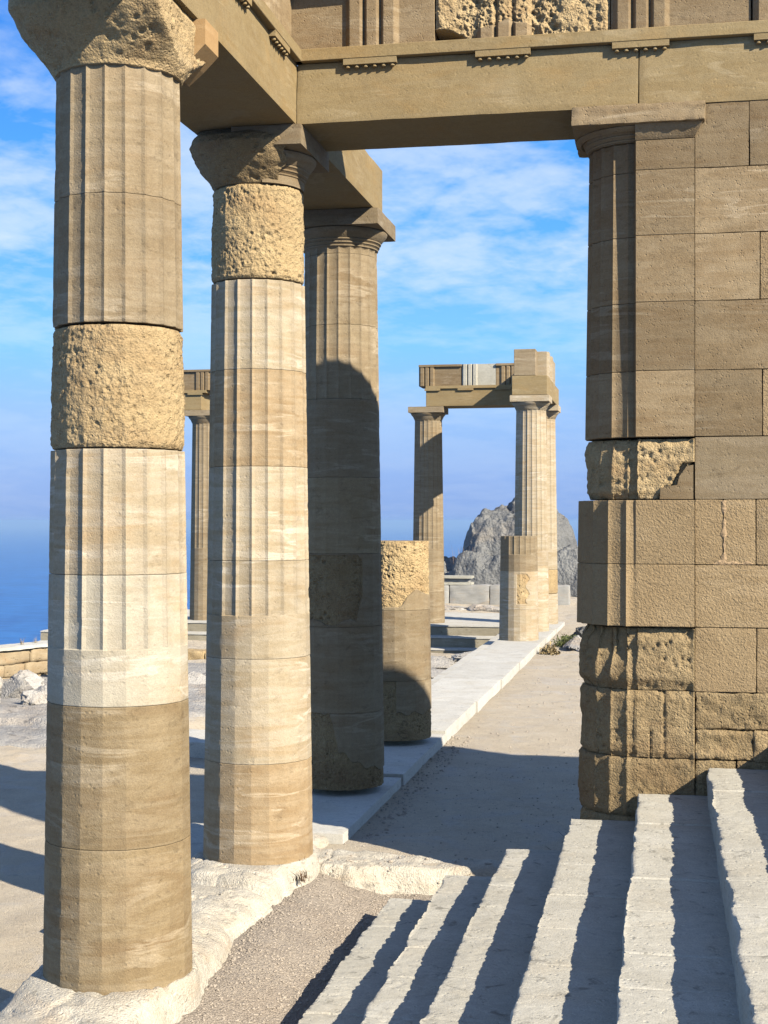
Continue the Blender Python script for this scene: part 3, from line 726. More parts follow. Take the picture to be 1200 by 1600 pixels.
# bedrock: ledge under the near columns and the arm across the gutter
def bed_z(X, Y):
    w = .12*n2d(X, Y, 1.6, 4, 30)+.05*n2d(X, Y, 6, 3, 31)
    right = -2.60+.55*w+.05*np.exp(-((Y-7.75)/.75)**2)-.07*np.exp(-((Y-9.2)/.6)**2); left = -3.62+.7*w
    ch = np.where(Y > 9.95, .03, 0)
    d1 = np.minimum(right-ch-X, X-left); d1 = np.minimum(d1, 11.9-Y)
    d2 = np.minimum(np.minimum(Y-(10.78+.30*sstep(-2.6, -1.3, X)+w*.7), 11.55-Y+w*.5), np.minimum(X+3.0, -1.02-X))
    top1 = -.025+.022*n2d(X, Y, 2.2, 4, 32)+.012*n2d(X, Y, 9, 4, 33)
    cy = Y-(9.95+.16*n2d(X, Y, 1.2, 3, 34)-.18*(X+3.07)); crack = sstep(.0, .09, np.abs(cy))
    top1 = .5*top1-.03+.04*sstep(-.06, .06, cy)+.022*(worley(np.stack([X.ravel()*4.5, Y.ravel()*4.5, X.ravel()*0], 1), 38).reshape(X.shape)-.5)+.012*np.abs(n2d(X, Y, 5, 4, 39))
    top2 = -.10+.04*n2d(X, Y, 1.8, 4, 35)+.015*n2d(X, Y, 9, 4, 36)
    rc = np.minimum(np.hypot(X-A0, Y-B0), np.hypot(X-A0, Y-B0-SP)); kc = sstep(.75, .44, rc); top1 = top1*(1-kc)+(.008+.35*top1)*kc
    s1 = sstep(-.03, .16, d1); s2 = sstep(-.05, .14, d2); s1 = np.where(X < -3.3, sstep(-.05, .1, d1), s1); s1 = np.maximum(s1, sstep(.50, .44, rc))
    lo = np.where(X < -3.3, -.8, -.40); z1 = lo+(top1-.10*sstep(.35, .0, d1)*(1-kc)-lo)*s1-.06*(1-crack)*s1*(1-kc); z2 = -.40+(top2+.40)*s2
    z = np.maximum(z1, z2)
    sd = 1-np.abs(2*np.maximum(s1, s2)-1)
    pk = (1-sstep(.08, .45, worley(np.stack([X.ravel()*11, Y.ravel()*11, X.ravel()*0], 1), 44).reshape(X.shape)))*sstep(-.1, .3, n2d(X, Y, 2.5, 3, 45))
    return z+.03*n2d(X, Y, 13, 4, 37)*sd+.014*n2d(X, Y, 24, 3, 43)*(.14+.86*sd)-.020*pk*np.maximum(s1, s2)-.016*sstep(.06, .0, np.abs(n2d(X, Y, 1.7, 4, 46)))*np.maximum(s1, s2)
# a denser grid so the broken side faces hold detail
bx, by = np.arange(-4.0, -.9, .016), np.arange(5.5, 12.0, .02)
o = hfield('bedrock_ledge', bx, by, bed_z, M_BEDROCK, smooth=70); struct(o)

# loose stones on the gravel (nobody could count them)
def pebbles(n, xr, yr, zf, smin, smax, seed):
    rg = np.random.default_rng(seed); ico = []
    ph = (1+5**.5)/2
    iv = np.array([(-1, ph, 0), (1, ph, 0), (-1, -ph, 0), (1, -ph, 0), (0, -1, ph), (0, 1, ph), (0, -1, -ph), (0, 1, -ph), (ph, 0, -1), (ph, 0, 1), (-ph, 0, -1), (-ph, 0, 1)])/1.9
    fi = [(0, 11, 5), (0, 5, 1), (0, 1, 7), (0, 7, 10), (0, 10, 11), (1, 5, 9), (5, 11, 4), (11, 10, 2), (10, 7, 6), (7, 1, 8), (3, 9, 4), (3, 4, 2), (3, 2, 6), (3, 6, 8), (3, 8, 9), (4, 9, 5), (2, 4, 11), (6, 2, 10), (8, 6, 7), (9, 8, 1)]
    x = rg.uniform(*xr, n); y = rg.uniform(*yr, n); z = zf(x[:, None], y[:, None])[:, 0]
    V = []; F = []
    for k in range(n):
        s = smin+(smax-smin)*rg.random()**3; sc = rg.uniform(.6, 1.2, 3)*s; sc[2] *= .7
        V.append(iv*sc*rg.uniform(.8, 1.2, (12, 1))+np.array([x[k], y[k], z[k]+sc[2]*.3])); F += [tuple(i+12*k for i in f) for f in fi]
    return np.concatenate(V), F
parts = [pebbles(420, (-2.6, -2.32), (12., 18.), ground_z, .006, .024, 9), pebbles(160, (-2.7, -1.3), (10.6, 11.5), bed_z, .005, .02, 10), pebbles(9000, (-2.75, -1.85), (6.5, 11.0), gravel_z, .003, .013, 3), pebbles(700, (-2.62, -.6), (11.2, 16.), ground_z, .003, .013, 4), pebbles(500, (-2.6, -.3), (16, 30.), ground_z, .006, .022, 5)]
V, F = join(parts)
o = mesh_obj('loose_gravel', V, F, stone('loose_gravel_stone', (194, 178, 156), (164, 150, 132), (212, 200, 182), vein=.2, grain=.3, pit=.2, bump=.3, var=0), None); struct(o, 'stuff')

# ------------------------------------------------------------------ stylobate slabs under the colonnade
SB = [11.72, 14.45, 17.3, 20.2, 23.1, 26.0, 28.9, 31.8, 34.7, 37.6]
SLAB = ['grey slab under the third column, its near end by the second column', 'slab under the broken stump behind the third column', 'first sunlit white slab beyond the broken stump',
        'white walkway slab between the two stumps, second sunlit one', 'white walkway slab between the two stumps, third sunlit one', 'white walkway slab just before the far stump',
        'slab carrying the far short stump', 'slab carrying the far tall column', 'slab carrying the farthest column of the row']
for k in range(9):
    zt = [-.03, -.0, .035, .035, .03, .03, .02, 0, -.03][k]
    o = block('paving_slab', -3.52, -2.615+.012*random.uniform(-1, 1)+.012*k, SB[k]+.004, SB[k+1]-.004, -.30, zt, M_SLAB, step=.05, rough=.003, edge=.008, freq=4, seed=100+k)
    tag(o, SLAB[k], 'paving slab', 'slabs under the colonnade')
for k in range(2, 8):
    o = block('kerb_stone', -3.86, -3.53, SB[k]+.2, SB[k+1]+.19, -.6, -.10, M_SLAB, step=.08, rough=.006, edge=.012, seed=130+k)
    tag(o, 'low kerb stone along the left edge of the white walkway', 'kerb stone', 'kerb stones of the walkway')
o = block('paving_slab', -3.98, -3.50, 10.1, 11.9, -.5, -.02, M_SLAB, step=.04, rough=.006, edge=.014, seed=150)
tag(o, 'squared slab behind the foot of the second column', 'paving slab', 'slabs under the colonnade')

# ------------------------------------------------------------------ far end of the colonnade
full = lambda m: [(-.05, .75, 'facet', m), (.75, 1.53, 'facet', m), (1.53, 2.25, 'flute', m), (2.25, 3.7, 'flute', m), (3.7, 5.08, 'flute', m)]
def m8(s, z, c): return (s > -.1) & (s < .45+.1*np.sin(z*20)) & (z > .80) & (z < 1.44) & (c > 0)
column('short distant stump with fluted top drum', A0, B0+8*SP, [(-.03, .69, 'facet', M_PALE), (.69, 1.49, 'facet', M_PALE, {'mat2': M_ROUGH, 'mask': m8}), (1.49, 2.24, 'flute', M_TAN)], cap=None, group='broken column stumps', lod=.4)
column('tall distant column directly behind the short far stump', A0, B0+9*SP, full(M_PALE), lod=.4)
column('farthest column of the row, with an orange drum, behind the tall distant one', A0, B0+10*SP, [(-.05, .73, 'facet', M_PALE), (.73, 1.34, 'rough', M_ROUGH), (1.34, 2.25, 'flute', M_PALE), (2.25, 3.7, 'flute', M_PALE), (3.7, 5.08, 'flute', M_PALE)], lod=.4)
column('distant column left of the far gateway, mostly in shadow', A0-SP, B0+10*SP, full(M_TAN), lod=.4)
column('distant column glimpsed between the first two columns', A0-3.06*SP, B0+10*SP, full(M_TAN), lod=.4)
B10 = B0+10*SP; BFF = B10-W
def simple_beam(label, x0, x1, y0, y1, z0=ZA, z1=ZT, mat=M_BEAM, name='architrave_beam', cat='beam', group='architrave beams', tae=None):
    o = mesh_obj(name, *box(x0-(x0+x1)/2, x1-(x0+x1)/2, y0-(y0+y1)/2, y1-(y0+y1)/2, 0, z1-z0), mat, None, ((x0+x1)/2, (y0+y1)/2, z0))
    bv = o.modifiers.new('bevel', 'BEVEL'); bv.width = .008
    return tag(o, label, cat, group)
b1 = simple_beam('distant architrave beam spanning the far gateway', -5.97, A0-W-.003, BFF, B10+W)
def far_tae(par, x0, x1, y0, y1, tcs, face):
    cx, cy = par.location.x, par.location.y
    mesh_obj('taenia', *box(x0-cx, x1-cx, y0-cy, y1-cy, ZT-ZA+.001, ZF-ZA-.02), M_BEAM, par)
    for c in tcs: mesh_obj('regula', *box(c-.2-cx, c+.2-cx, face-.05-cy, face-cy, ZT-ZA-.05, ZT-ZA), M_BEAM, par)
far_tae(b1, -5.97, -3.49, BFF-.05, B10+.3, [-5.80, -4.95, -4.0], BFF)
frieze('distant sawn frieze block at the left end of the far gateway', 'A', -6.16, -5.05, BFF, [-5.95], M_WALL, z0=ZF-.018, back=.7, crown=.06)
frieze('bright white repaired frieze block in the middle of the far gateway', 'A', -5.045, -4.19, BFF, [-4.85], M_WHITEBLOCK, z0=ZF-.018, back=.7, crown=.0)
frieze('distant frieze block at the right of the white one, partly shaded', 'A', -4.185, -3.43, BFF, [-3.88], M_WALL, z0=ZF-.018, back=.7, crown=.06)
b2 = simple_beam('distant architrave block over the tall far column, end on to the camera', A0-W, A0+W, B0+9*SP-.43, B10+W)
o = simple_beam('narrow frieze block on top of the far corner, nearest of the two', A0-.36, A0+.14, B0+9*SP-.43, B0+9*SP+.12, ZT+.005, ZK, M_TAN, 'frieze_block', 'frieze block', 'frieze blocks')
o = frieze('distant frieze block behind the narrow one on the far corner', 'B', B0+9*SP+.13, B10-.1, A0+W-.01, [B0+9*SP+.4, B0+9*SP+1.36], M_PALE, z0=ZT+.005, back=.7, crown=.0)
b3 = simple_beam('distant architrave end glimpsed between the first two columns', -13.1, -11.93, BFF, B10+W)
far_tae(b3, -13.1, -11.8, BFF-.05, B10+.3, [-12.1, -13.07], BFF)
frieze('distant frieze block glimpsed between the first two columns', 'A', -13.2, -11.66, BFF, [-12.88, -11.92], M_WALL, z0=ZF-.018, back=.9, crown=.06)

M_RISER = stone('dark_step_riser', (168, 156, 130), (140, 128, 104), (190, 180, 156), vein=.4, grain=.3, pit=.5, bump=.4, speck=.4)
plat = thing('stepped_platform', 'low stepped platform carrying the far cross row of columns', 'platform', (-9.8, 40, -.75))
for k in range(3):
    zt = -.045-.255*k
    o = block('step', -16., -3.53-.003*k, 36.02-.5*k, 41.-.02*k, -.75+.001*k, zt-.042, M_RISER, plat, base=(-9.8, 40, -.75), step=.12, rough=.012, edge=.012, seed=160+k)
    block('tread', -16., -3.532-.003*k, 36.0-.5*k, 41.-.02*k, zt-.04, zt, M_SLAB, o, base=((-16-3.53-.003*k)/2, (77.02-.52*k)/2, -.75+.001*k), step=.12, rough=.006, edge=.008, seed=165+k)

# low wall of grey blocks, slab bench, pole in front of the outcrop
lw = thing('low_block_wall', 'low wall of big grey blocks in front of the rock outcrop', 'wall', (-6.5, 45.4, -.15))
for k, (p, q) in enumerate(((-10.2, -9.0), (-8.99, -7.75), (-7.74, -6.63), (-6.62, -5.36), (-5.35, -4.2), (-4.19, -2.9))):
    block('block', p, q, 45, 45.8, -.15, .56, M_GREYBLOCK, lw, base=(-6.5, 45.4, -.15), step=.08, rough=.012, edge=.03, seed=170+k)
o = thing('stone_slab', 'thin moulded slab lying on the low grey wall', 'slab', (-6.6, 45.3, .562))
block('slab', -7.25, -5.92, 45.02, 45.7, .562, .64, M_WHITEBLOCK, o, base=(-6.6, 45.3, .562), step=.08, rough=.006, edge=.015)
block('moulding', -7.15, -6.02, 45.12, 45.6, .64, .76, M_GREYBLOCK, o, base=(-6.6, 45.3, .562), step=.08, rough=.006, edge=.015)
block('slab', -7.25, -5.92, 45.02, 45.7, .76, .84, M_WHITEBLOCK, o, base=(-6.6, 45.3, .562), step=.08, rough=.006, edge=.015)
V, F = loft(np.array([[(.03*math.cos(t)+.10*z, .03*math.sin(t), z) for t in np.linspace(0, 6.28, 9)[:-1]] for z in (0, 1.5)]))
o = mesh_obj('metal_pole', V, F, M_POLE, None, (-6.93, 44.7, -.12), smooth=40); tag(o, 'thin leaning white pole beside the low grey wall', 'pole')

# ------------------------------------------------------------------ rocks
def rock(name, label, loc, size, mat, seed, n=90, cat='rock', group=None, ridge=.28, strata=.0, sm=40):
    t = np.linspace(0, 2*math.pi, 2*n, endpoint=False); p = np.linspace(.02, math.pi-.02, n)
    T, Pp = np.meshgrid(t, p); D = np.stack([np.sin(Pp)*np.cos(T), np.sin(Pp)*np.sin(T), np.cos(Pp)], -1).reshape(-1, 3)
    Q = D*1.3+seed*7.1
    r = 1+ridge*1.2*fbm(Q*1.2, 3, seed)-ridge*.8*np.abs(fbm(Q*2.6, 4, seed+1))+.07*fbm(Q*8, 4, seed+2, .6)
    # planar fractures: quantise along a few random axes
    for k in range(7):
        rg = np.random.default_rng(seed*31+k); ax = rg.normal(size=3); ax /= np.linalg.norm(ax); lim = rg.uniform(.55, .95)
        c = D@ax; r = np.minimum(r, np.where(c > .15, lim/np.maximum(c, .15), 9)+.03*fbm(Q*6, 3, seed+k))
    if strata:
        ax = np.array([.5, .2, .84]); h = (D*r[:, None])@ax*9+1.2*fbm(Q*1.5, 3, seed+9); r = r+strata*(np.abs((h % 1)-.5)-.25)
    P = D*r[:, None]*np.array(size)
    V, F = loft(P.reshape(n, 2*n, 3)); F = [q[::-1] for q in F]
    o = mesh_obj(name, V, F, mat, None, loc, smooth=sm)
    return tag(o, label, cat, group)
def outcrop():
    """big grey knoll as a noisy heightfield with steep faces"""
    x = np.linspace(-12.5, 1.8, 330); y = np.linspace(48.5, 62, 260); X, Y = np.meshgrid(x, y, indexing='ij')
    wx = X+.5*n2d(X, Y, .5, 3, 51); wy = Y+.5*n2d(X, Y, .5, 3, 52)
    def dome(cx, cy, rx, ry, h, p=3.): return h*np.clip(1-(np.abs((wx-cx)/rx)**p+np.abs((wy-cy)/ry)**p), 0, 1)**.42
    Z = np.maximum.reduce([dome(-5.25, 54.5, 2.1, 3.5, 3.55, 4.), dome(-5.1, 54.2, 1.3, 2.4, 4.25, 2.4), dome(-4.25, 54, 1.3, 3., 3.45, 2.6), dome(-6.2, 52.3, 1.6, 2.2, 1.9), dome(-8.4, 54, 2.2, 3, 1.55, 2.3), dome(-4.6, 51.5, 3.2, 1.5, 2.0), dome(-9.6, 53.5, 1.8, 2.4, 1.2, 2.2)])
    inside = sstep(0, .5, Z)
    st = (Z*1.3+X*.55+Y*.3+.8*n2d(X, Y, .7, 3, 53))
    Z = Z+inside*(.42*n2d(X, Y, 1.0, 5, 54)-.34*np.abs(n2d(X, Y, 1.3, 3, 55))+.10*n2d(X, Y, 3.6, 4, 57)+.10*(np.abs((st*1.9) % 1-.5)-.25)*2+.06*n2d(X, Y, 5, 3, 56))
    V, F = gridmesh(np.stack([X, Y, Z-.45], -1)); c = np.array([-5.2, 54, -.3])
    o = mesh_obj('rock_outcrop', V-c, F, M_GREYROCK, None, tuple(c), smooth=38)
    tag(o, 'big craggy grey rock outcrop behind the far columns', 'rock')
outcrop()
rock('boulder', 'large cracked white boulder in front of the parapet at far left', (-11.6, 23.3, -.42), (.46, .42, .46), M_WHITEROCK, 3, group='white boulders')
rock('boulder', 'white boulder right beside the largest one, near the first column', (-10.95, 23.4, -.46), (.42, .4, .34), M_WHITEROCK, 5, group='white boulders')
rock('boulder', 'low boulder at the left edge of the view below the parapet', (-12.1, 22.6, -.46), (.30, .36, .28), M_WHITEROCK, 7, group='white boulders')
rock('boulder', 'small boulder behind the white pair, touching the parapet', (-11.25, 24.4, -.44), (.36, .3, .30), M_WHITEROCK, 9, group='white boulders')
rock('boulder', 'pale rock seen in the gap between the first two columns', (-8.5, 25.8, -.60), (.7, .5, .36), M_WHITEROCK, 12, group='white boulders')
rock('boulder', 'grey rock at the right of the walkway, by the green shrub', (-1.78, 30.6, -.16), (.32, .8, .30), M_WHITEROCK, 14, group='grey rocks by the walkway')
rock('boulder', 'second grey rock by the walkway, nearer the pier', (-1.62, 33.6, -.2), (.5, .7, .42), M_GREYROCK, 15, group='grey rocks by the walkway')
for k, (x, y, sx) in enumerate(((-6.4, 42.6, .8), (-5.2, 42.4, .6), (-4.2, 42.9, .7), (-7.4, 43.0, .6))):
    rock('boulder', 'low grey rock between the stepped platform and the low block wall', (x, y, -.08), (sx, .5, .2), M_WHITEROCK, 20+k, n=50, group='low rocks behind the platform')
for k, (x, y, sx, sz) in enumerate(((-5.2, 31.6, .8, .22), (-4.6, 29.4, .7, .2), (-5.6, 28.0, .9, .2), (-4.4, 33.4, .6, .18), (-4.9, 26.2, .7, .16), (-5.5, 24.0, .8, .2))):
    rock('boulder', 'flat grey rock in the lower court left of the white walkway', (x, y, -.62), (sx, .6, sz), M_WHITEROCK, 30+k, n=50, group='flat rocks in the lower court')

for k in range(14):
    x, y = random.uniform(-12.6, -9.6), random.uniform(22.0, 25.2); q = random.uniform(.12, .26)
    rock('boulder', 'small broken rock among the white boulders below the parapet', (x, y, -.42), (q*1.2, q, q*.9), M_WHITEROCK, 60+k, n=36, group='rubble below the parapet')
# parapet at the cliff edge, far left
par = thing('parapet_wall', 'low ochre parapet wall at the cliff edge, sea behind it', 'wall', (-12.2, 26.4, -.75))
P0 = np.array([-13.35, 23.3]); P1 = np.array([-11.35, 28.7]); L = np.linalg.norm(P1-P0); dirv = (P1-P0)/L; nrm = np.array([dirv[1], -dirv[0]])
u = 0; k = 0
for row, (z0, z1) in enumerate(((-.75, -.42), (-.418, -.17), (-.168, .10))):
    u = 0.
    while u < L-.05:
        ln = min(L-u, random.uniform(.55, 1.15)); V, F = dbox(u+.004, u+ln-.004, -.25+random.uniform(-.02, .02), .25, z0, z1, step=.05, rough=.018, edge=.03, freq=7, seed=200+k)
        Wd = np.stack([P0[0]+V[:, 0]*dirv[0]-V[:, 1]*-nrm[0]*-1, P0[1]+V[:, 0]*dirv[1]-V[:, 1]*-nrm[1]*-1, V[:, 2]], 1)-np.array([-12.2, 26.4, -.75])
        o = mesh_obj('block', Wd, F, M_PARAPET, par); weld(o); o.data.polygons.foreach_set('use_smooth', [True]*len(o.data.polygons)); u += ln; k += 1
V, F = dbox(0, L, -.31, .31, .102, .17, step=.08, rough=.008, edge=.015, seed=230)
Wd = np.stack([P0[0]+V[:, 0]*dirv[0]+V[:, 1]*nrm[0], P0[1]+V[:, 0]*dirv[1]+V[:, 1]*nrm[1], V[:, 2]], 1)-np.array([-12.2, 26.4, -.75])
weld(mesh_obj('coping', Wd, F, M_SLAB, par))
o = block('stone_block', -11.35, -10.3, 25.9, 26.5, -.42, -.02, M_ROUGH, step=.03, rough=.02, edge=.035, seed=240); o.rotation_euler.z = .5
tag(o, 'rough squared block standing against the parapet, right of the boulders', 'stone block')
o = block('stone_block', -11.2, -10.4, 25.95, 26.5, -.75, -.425, M_PARAPET, step=.04, rough=.02, edge=.035, seed=241); o.rotation_euler.z = .5
tag(o, 'darker block under the rough squared block by the parapet', 'stone block')
for k, (x0, x1) in enumerate(((-10.6, -9.95), (-9.93, -9.2))):
    o = block('stone_block', x0, x1, 30.6, 31.1, -.7, -.30, M_ROUGH, step=.05, rough=.02, edge=.03, seed=250+k)
    tag(o, ['squared block in the gap between the first two columns, at left of its pair', 'squared block in the gap between the first two columns, at right of its pair'][k], 'stone block', 'blocks in the gap')
o = block('paving_slab', -8.2, -5.4, 18.9, 20.1, -.75, -.45, M_SLAB, step=.07, rough=.008, edge=.015, seed=260)
tag(o, 'pale slab on the lower court, seen in the gap between the first two columns', 'paving slab')

# ------------------------------------------------------------------ plants
def leafmat(name, c): return plain(name, c, .7, 0, 6., dark=tuple(int(x*.6) for x in c))
def blades(name, label, loc, n, h, spread, mat, seed, cat='plant', group=None, wid=.012, lean=.5, twig=False):
    rg = np.random.default_rng(seed); V = []; F = []
    for k in range(n):
        a = rg.uniform(0, 6.283); r = spread*math.sqrt(rg.random()); x, y = r*math.cos(a), r*math.sin(a)
        hh = h*rg.uniform(.45, 1.); la = rg.uniform(0, 6.283); le = lean*rg.random()*hh; w = wid*rg.uniform(.6, 1.2); ca, sa = math.cos(a+1.57), math.sin(a+1.57)
        b = len(V)
        for t, ww in ((0, w), (.5, w*.8), (1, w*.15)):
            cx, cy, cz = x+math.cos(la)*le*t*t, y+math.sin(la)*le*t*t, hh*t
            V += [(cx-ca*ww, cy-sa*ww, cz), (cx+ca*ww, cy+sa*ww, cz)]
        F += [(b, b+1, b+3, b+2), (b+2, b+3, b+5, b+4)]
    o = mesh_obj(name, V, F, mat, None, loc); return tag(o, label, cat, group)
def shrub(name, label, loc, n, size, mat, seed, group=None, leaf=.03):
    rg = np.random.default_rng(seed); V = []; F = []
    for k in range(n):
        d = rg.normal(size=3); d /= np.linalg.norm(d); c = d*rg.uniform(.35, 1)**.6*np.array(size)*(.8+.4*vnoise(d[None]*2.2+seed)[0]); c[2] = abs(c[2])
        u = rg.normal(size=3); u /= np.linalg.norm(u); w = np.cross(u, rg.normal(size=3)); w /= np.linalg.norm(w); s = leaf*rg.uniform(.6, 1.3); b = len(V)
        V += [c-u*s, c+w*s*.4, c+u*s, c-w*s*.4]; F.append((b, b+1, b+2, b+3))
    for k in range(14):
        a = rg.uniform(0, 6.28); b = len(V); tip = np.array([math.cos(a)*size[0]*.8, math.sin(a)*size[1]*.8, size[2]*.8*rg.random()+.05]); p = np.array([-math.sin(a), math.cos(a), 0])*.006
        V += [p*1., -p, tip-p*.4, tip+p*.4]; F.append((b, b+1, b+2, b+3))
    o = mesh_obj(name, np.array(V), F, mat, None, loc); return tag(o, label, 'plant', group)
G1, G2, G3 = leafmat('grey_green_leaf', (112, 118, 62)), leafmat('dry_straw', (196, 168, 112)), leafmat('olive_leaf', (92, 104, 52))
shrub('shrub', 'green shrub growing at the right edge of the walkway past the far stump', (-2.05, 31.3, -.12), 900, (.42, .7, .32), G1, 1, leaf=.035)
shrub('shrub', 'dry straw coloured tuft at the walkway edge, in front of the green shrub', (-2.28, 29.4, -.12), 420, (.22, .55, .2), G2, 2, leaf=.04)
shrub('shrub', 'small green shrub near the pier, beside the grey rocks', (-.65, 33.4, -.1), 500, (.5, .4, .3), G3, 3, leaf=.035)
blades('dry_grass', 'tall dry stems standing on the left shoulder of the rock outcrop', (-7.0, 51.6, .55), 70, 1.15, .55, leafmat('pinkish_dry_stem', (176, 150, 132)), 4, wid=.010, lean=.15)
for k, t in enumerate((.42, .56, .62, .7)):
    p = P0+dirv*L*t
    blades('dry_grass', 'dry grass tuft growing on the parapet coping', (p[0], p[1], .16), 14, .16, .05, G2, 30+k, group='tufts on the parapet', wid=.004)
blades('dry_grass', 'small dry tuft in the crack of the bedrock by the second column', (-2.66, 10.52, -.12), 40, .09, .07, leafmat('brown_dry_leaf', (132, 96, 60)), 41, wid=.004, lean=.8)
blades('dry_grass', 'tiny dry tuft at the foot of the second column on its right', (-2.71, 10.62, -.01), 26, .06, .05, leafmat('brown_dry_leaf', (132, 96, 60)), 42, wid=.004, lean=.9)
# dry twigs at the foot of the pier
def twigs(label, loc, seed, n=9, h=.42):
    rg = np.random.default_rng(seed); parts = []
    for k in range(n):
        p = np.zeros(3); d = np.array([rg.uniform(-.9, -.1), rg.uniform(-.5, .5), 1.]); pts = [p.copy()]
        for q in range(5): d = d+rg.normal(0, .35, 3); d /= np.linalg.norm(d); p = p+d*h/5*rg.uniform(.6, 1.2); pts.append(p.copy())
        rings = [[(c[0]+.0045*(1-i/7)*math.cos(t), c[1]+.0045*(1-i/7)*math.sin(t), c[2]) for t in (0, 2.1, 4.2)] for i, c in enumerate(pts)]
        parts.append(loft(np.array(rings)))
    V, F = join(parts); o = mesh_obj('dry_twig', V, F, plain('dark_dry_twig', (62, 48, 36), .9), None, loc); tag(o, label, 'plant')
twigs('dark dry twigs poking out behind the foot of the pier', (-.62, 11.5, -.12), 5)

# ------------------------------------------------------------------ sea, sky, light, air
def sea():
    m = bpy.data.materials.new('sea_water'); m.use_nodes = True; t = NT(m); bs = t.n['Principled BSDF']
    bs.inputs['Base Color'].default_value = lin(14, 62, 128); bs.inputs['Roughness'].default_value = .35; bs.inputs['IOR'].default_value = 1.33; bs.inputs['Specular IOR Level'].default_value = .25
    tc = t.new('ShaderNodeTexCoord').outputs['Object']
    n = t.noise(t.mapping(tc, (1, 1, 1)), .035, 5, .6); n2 = t.noise(tc, .006, 4, .6)
    t.link(t.mix(t.ramp(t.math('ADD', t.math('MULTIPLY', n, .6), t.math('MULTIPLY', n2, .4)), [(.40, 0.), (.62, 1.)]), lin(10, 84, 156), lin(34, 116, 188)), bs.inputs['Base Color'])
    b = t.new('ShaderNodeBump'); b.inputs['Strength'].default_value = .8; b.inputs['Distance'].default_value = 1.5; t.link(n, b.inputs['Height']); t.link(b.outputs[0], bs.inputs['Normal'])
    n_ = 72; Rr = 42000.
    V = [(0, 0, 0)]+[(Rr*math.cos(2*math.pi*k/n_), Rr*math.sin(2*math.pi*k/n_), 0) for k in range(n_)]
    F = [(0, 1+k, 1+(k+1) % n_) for k in range(n_)]
    struct(mesh_obj('sea', V, F, m, None, (0, 0, -117)))
sea()
def haze():
    m = bpy.data.materials.new('sea_haze'); m.use_nodes = True; t = NT(m); t.n.remove(t.n['Principled BSDF'])
    v = t.new('ShaderNodeVolumePrincipled'); v.inputs['Color'].default_value = (.46, .70, 1., 1); v.inputs['Density'].default_value = 1/9000.; v.inputs['Anisotropy'].default_value = 0
    t.link(v.outputs[0], t.n['Material Output'].inputs['Volume'])
    struct(mesh_obj('haze', *box(-43000, 43000, -43000, 43000, -119, 12), m), 'stuff')
haze()
SUN = np.array([1.33, -.90, 1.]); SUN /= np.linalg.norm(SUN)
el = math.asin(SUN[2]); az = math.atan2(SUN[0], SUN[1])      # clockwise from +Y
L = bpy.data.lights.new('sun', 'SUN'); L.energy = 4.6; L.angle = R(.5); L.color = (1., .945, .85)
lo = link(bpy.data.objects.new('sun', L)); lo.rotation_euler = Vector(SUN).to_track_quat('Z', 'Y').to_euler()
w = bpy.data.worlds.new('World'); S.world = w; w.use_nodes = True; t = NT(w)
bg = t.n['Background']; sky = t.new('ShaderNodeTexSky'); sky.sky_type = 'NISHITA'; sky.sun_disc = False; sky.sun_elevation = el; sky.sun_rotation = az
sky.altitude = 100; sky.air_density = 1.; sky.dust_density = .6; sky.ozone_density = 2.
gen = t.new('ShaderNodeTexCoord').outputs['Generated']; sp = t.new('ShaderNodeSeparateXYZ'); t.link(gen, sp.inputs[0])
zc = t.math('MAXIMUM', sp.outputs[2], 0.)
K = 10.
def sc(r, g, b, k=1.):
    c = lin(r, g, b); return (c[0], c[1], c[2], 1)
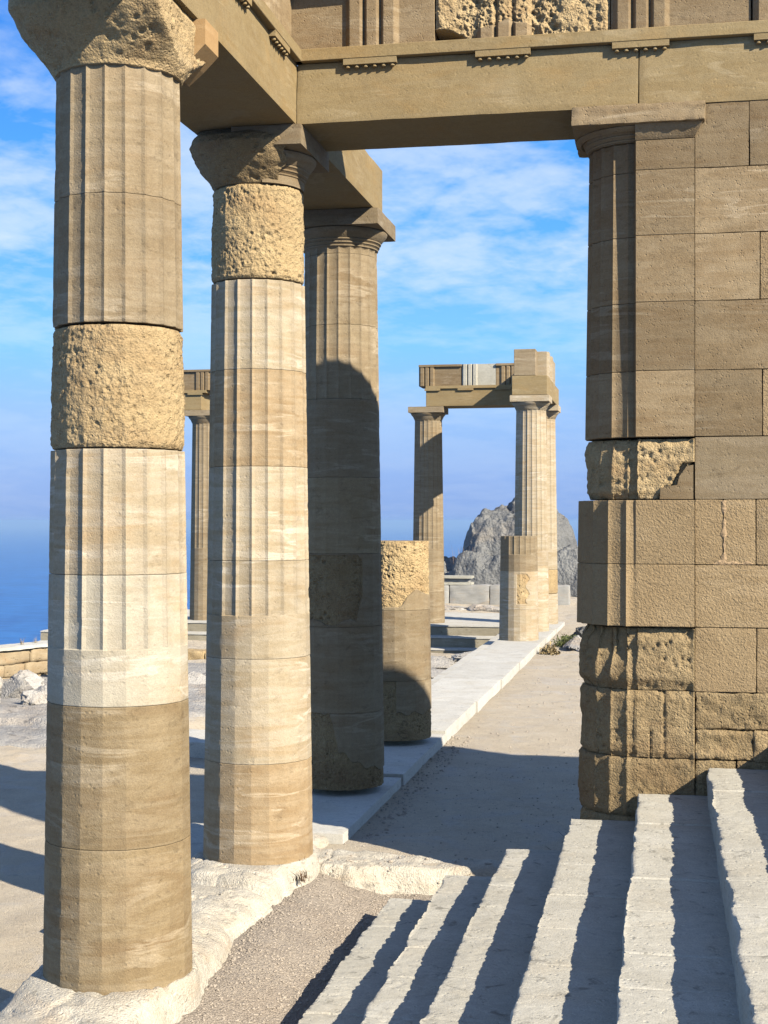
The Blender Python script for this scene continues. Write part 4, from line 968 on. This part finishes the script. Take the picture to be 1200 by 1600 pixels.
grad = t.ramp(zc, [(0., sc(104, 150, 222)), (.03, sc(118, 160, 230)), (.075, sc(136, 180, 240)), (.12, sc(116, 192, 252)), (.22, sc(70, 164, 248)), (.36, sc(24, 120, 230)), (.5, sc(48, 94, 166)), (1., sc(62, 88, 132))])
# thin altocumulus, laid out on a high flat layer
den = t.math('ADD', zc, .16); cx = t.new('ShaderNodeCombineXYZ')
t.link(t.math('DIVIDE', sp.outputs[0], den), cx.inputs[0]); t.link(t.math('DIVIDE', sp.outputs[1], den), cx.inputs[1])
cm = t.mapping(cx.outputs[0], (1., 1., 1.), (0, 0, .5), (3.2, 1.4, 0))
c1_ = t.noise(cm, 1.5, 6, .55, .3); c2_ = t.noise(t.mapping(cm, (1.5, 1.1, 1.), (0, 0, .35)), 2.2, 6, .58, .4); c3_ = t.noise(cm, 11.0, 5, .6, .2)
cl = t.math('ADD', t.math('ADD', t.math('MULTIPLY', c1_, .48), t.math('MULTIPLY', c2_, .28)), t.math('MULTIPLY', c3_, .24))
cl = t.ramp(cl, [(.43, 0.), (.53, .6), (.66, 1.)])
band = t.ramp(zc, [(.05, .15), (.12, .45), (.17, 1.), (.27, 1.), (.33, .5), (.5, .2)])
cl = t.math('MULTIPLY', cl, band)
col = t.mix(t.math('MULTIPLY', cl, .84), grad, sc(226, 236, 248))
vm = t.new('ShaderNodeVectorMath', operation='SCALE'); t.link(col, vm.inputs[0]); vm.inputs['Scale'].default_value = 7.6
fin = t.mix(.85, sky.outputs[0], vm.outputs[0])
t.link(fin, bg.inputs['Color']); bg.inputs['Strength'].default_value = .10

S.cycles.diffuse_bounces = 1; S.cycles.sample_clamp_indirect = .035; S.cycles.max_bounces = 6; S.cycles.volume_bounces = 0
cam = bpy.data.cameras.new('camera'); co = link(bpy.data.objects.new('camera', cam)); S.camera = co
co.location = (0, 0, 2.5556); co.rotation_euler = (R(90), 0, R(10.9427))
cam.sensor_fit = 'AUTO'; cam.sensor_width = 36; cam.lens = 2269.946/1600*36; cam.shift_y = 14.37/1600
cam.clip_start = .1; cam.clip_end = 90000
S.view_settings.view_transform = 'Standard'; S.view_settings.look = 'None'; S.view_settings.exposure = .62; S.view_settings.gamma = 1
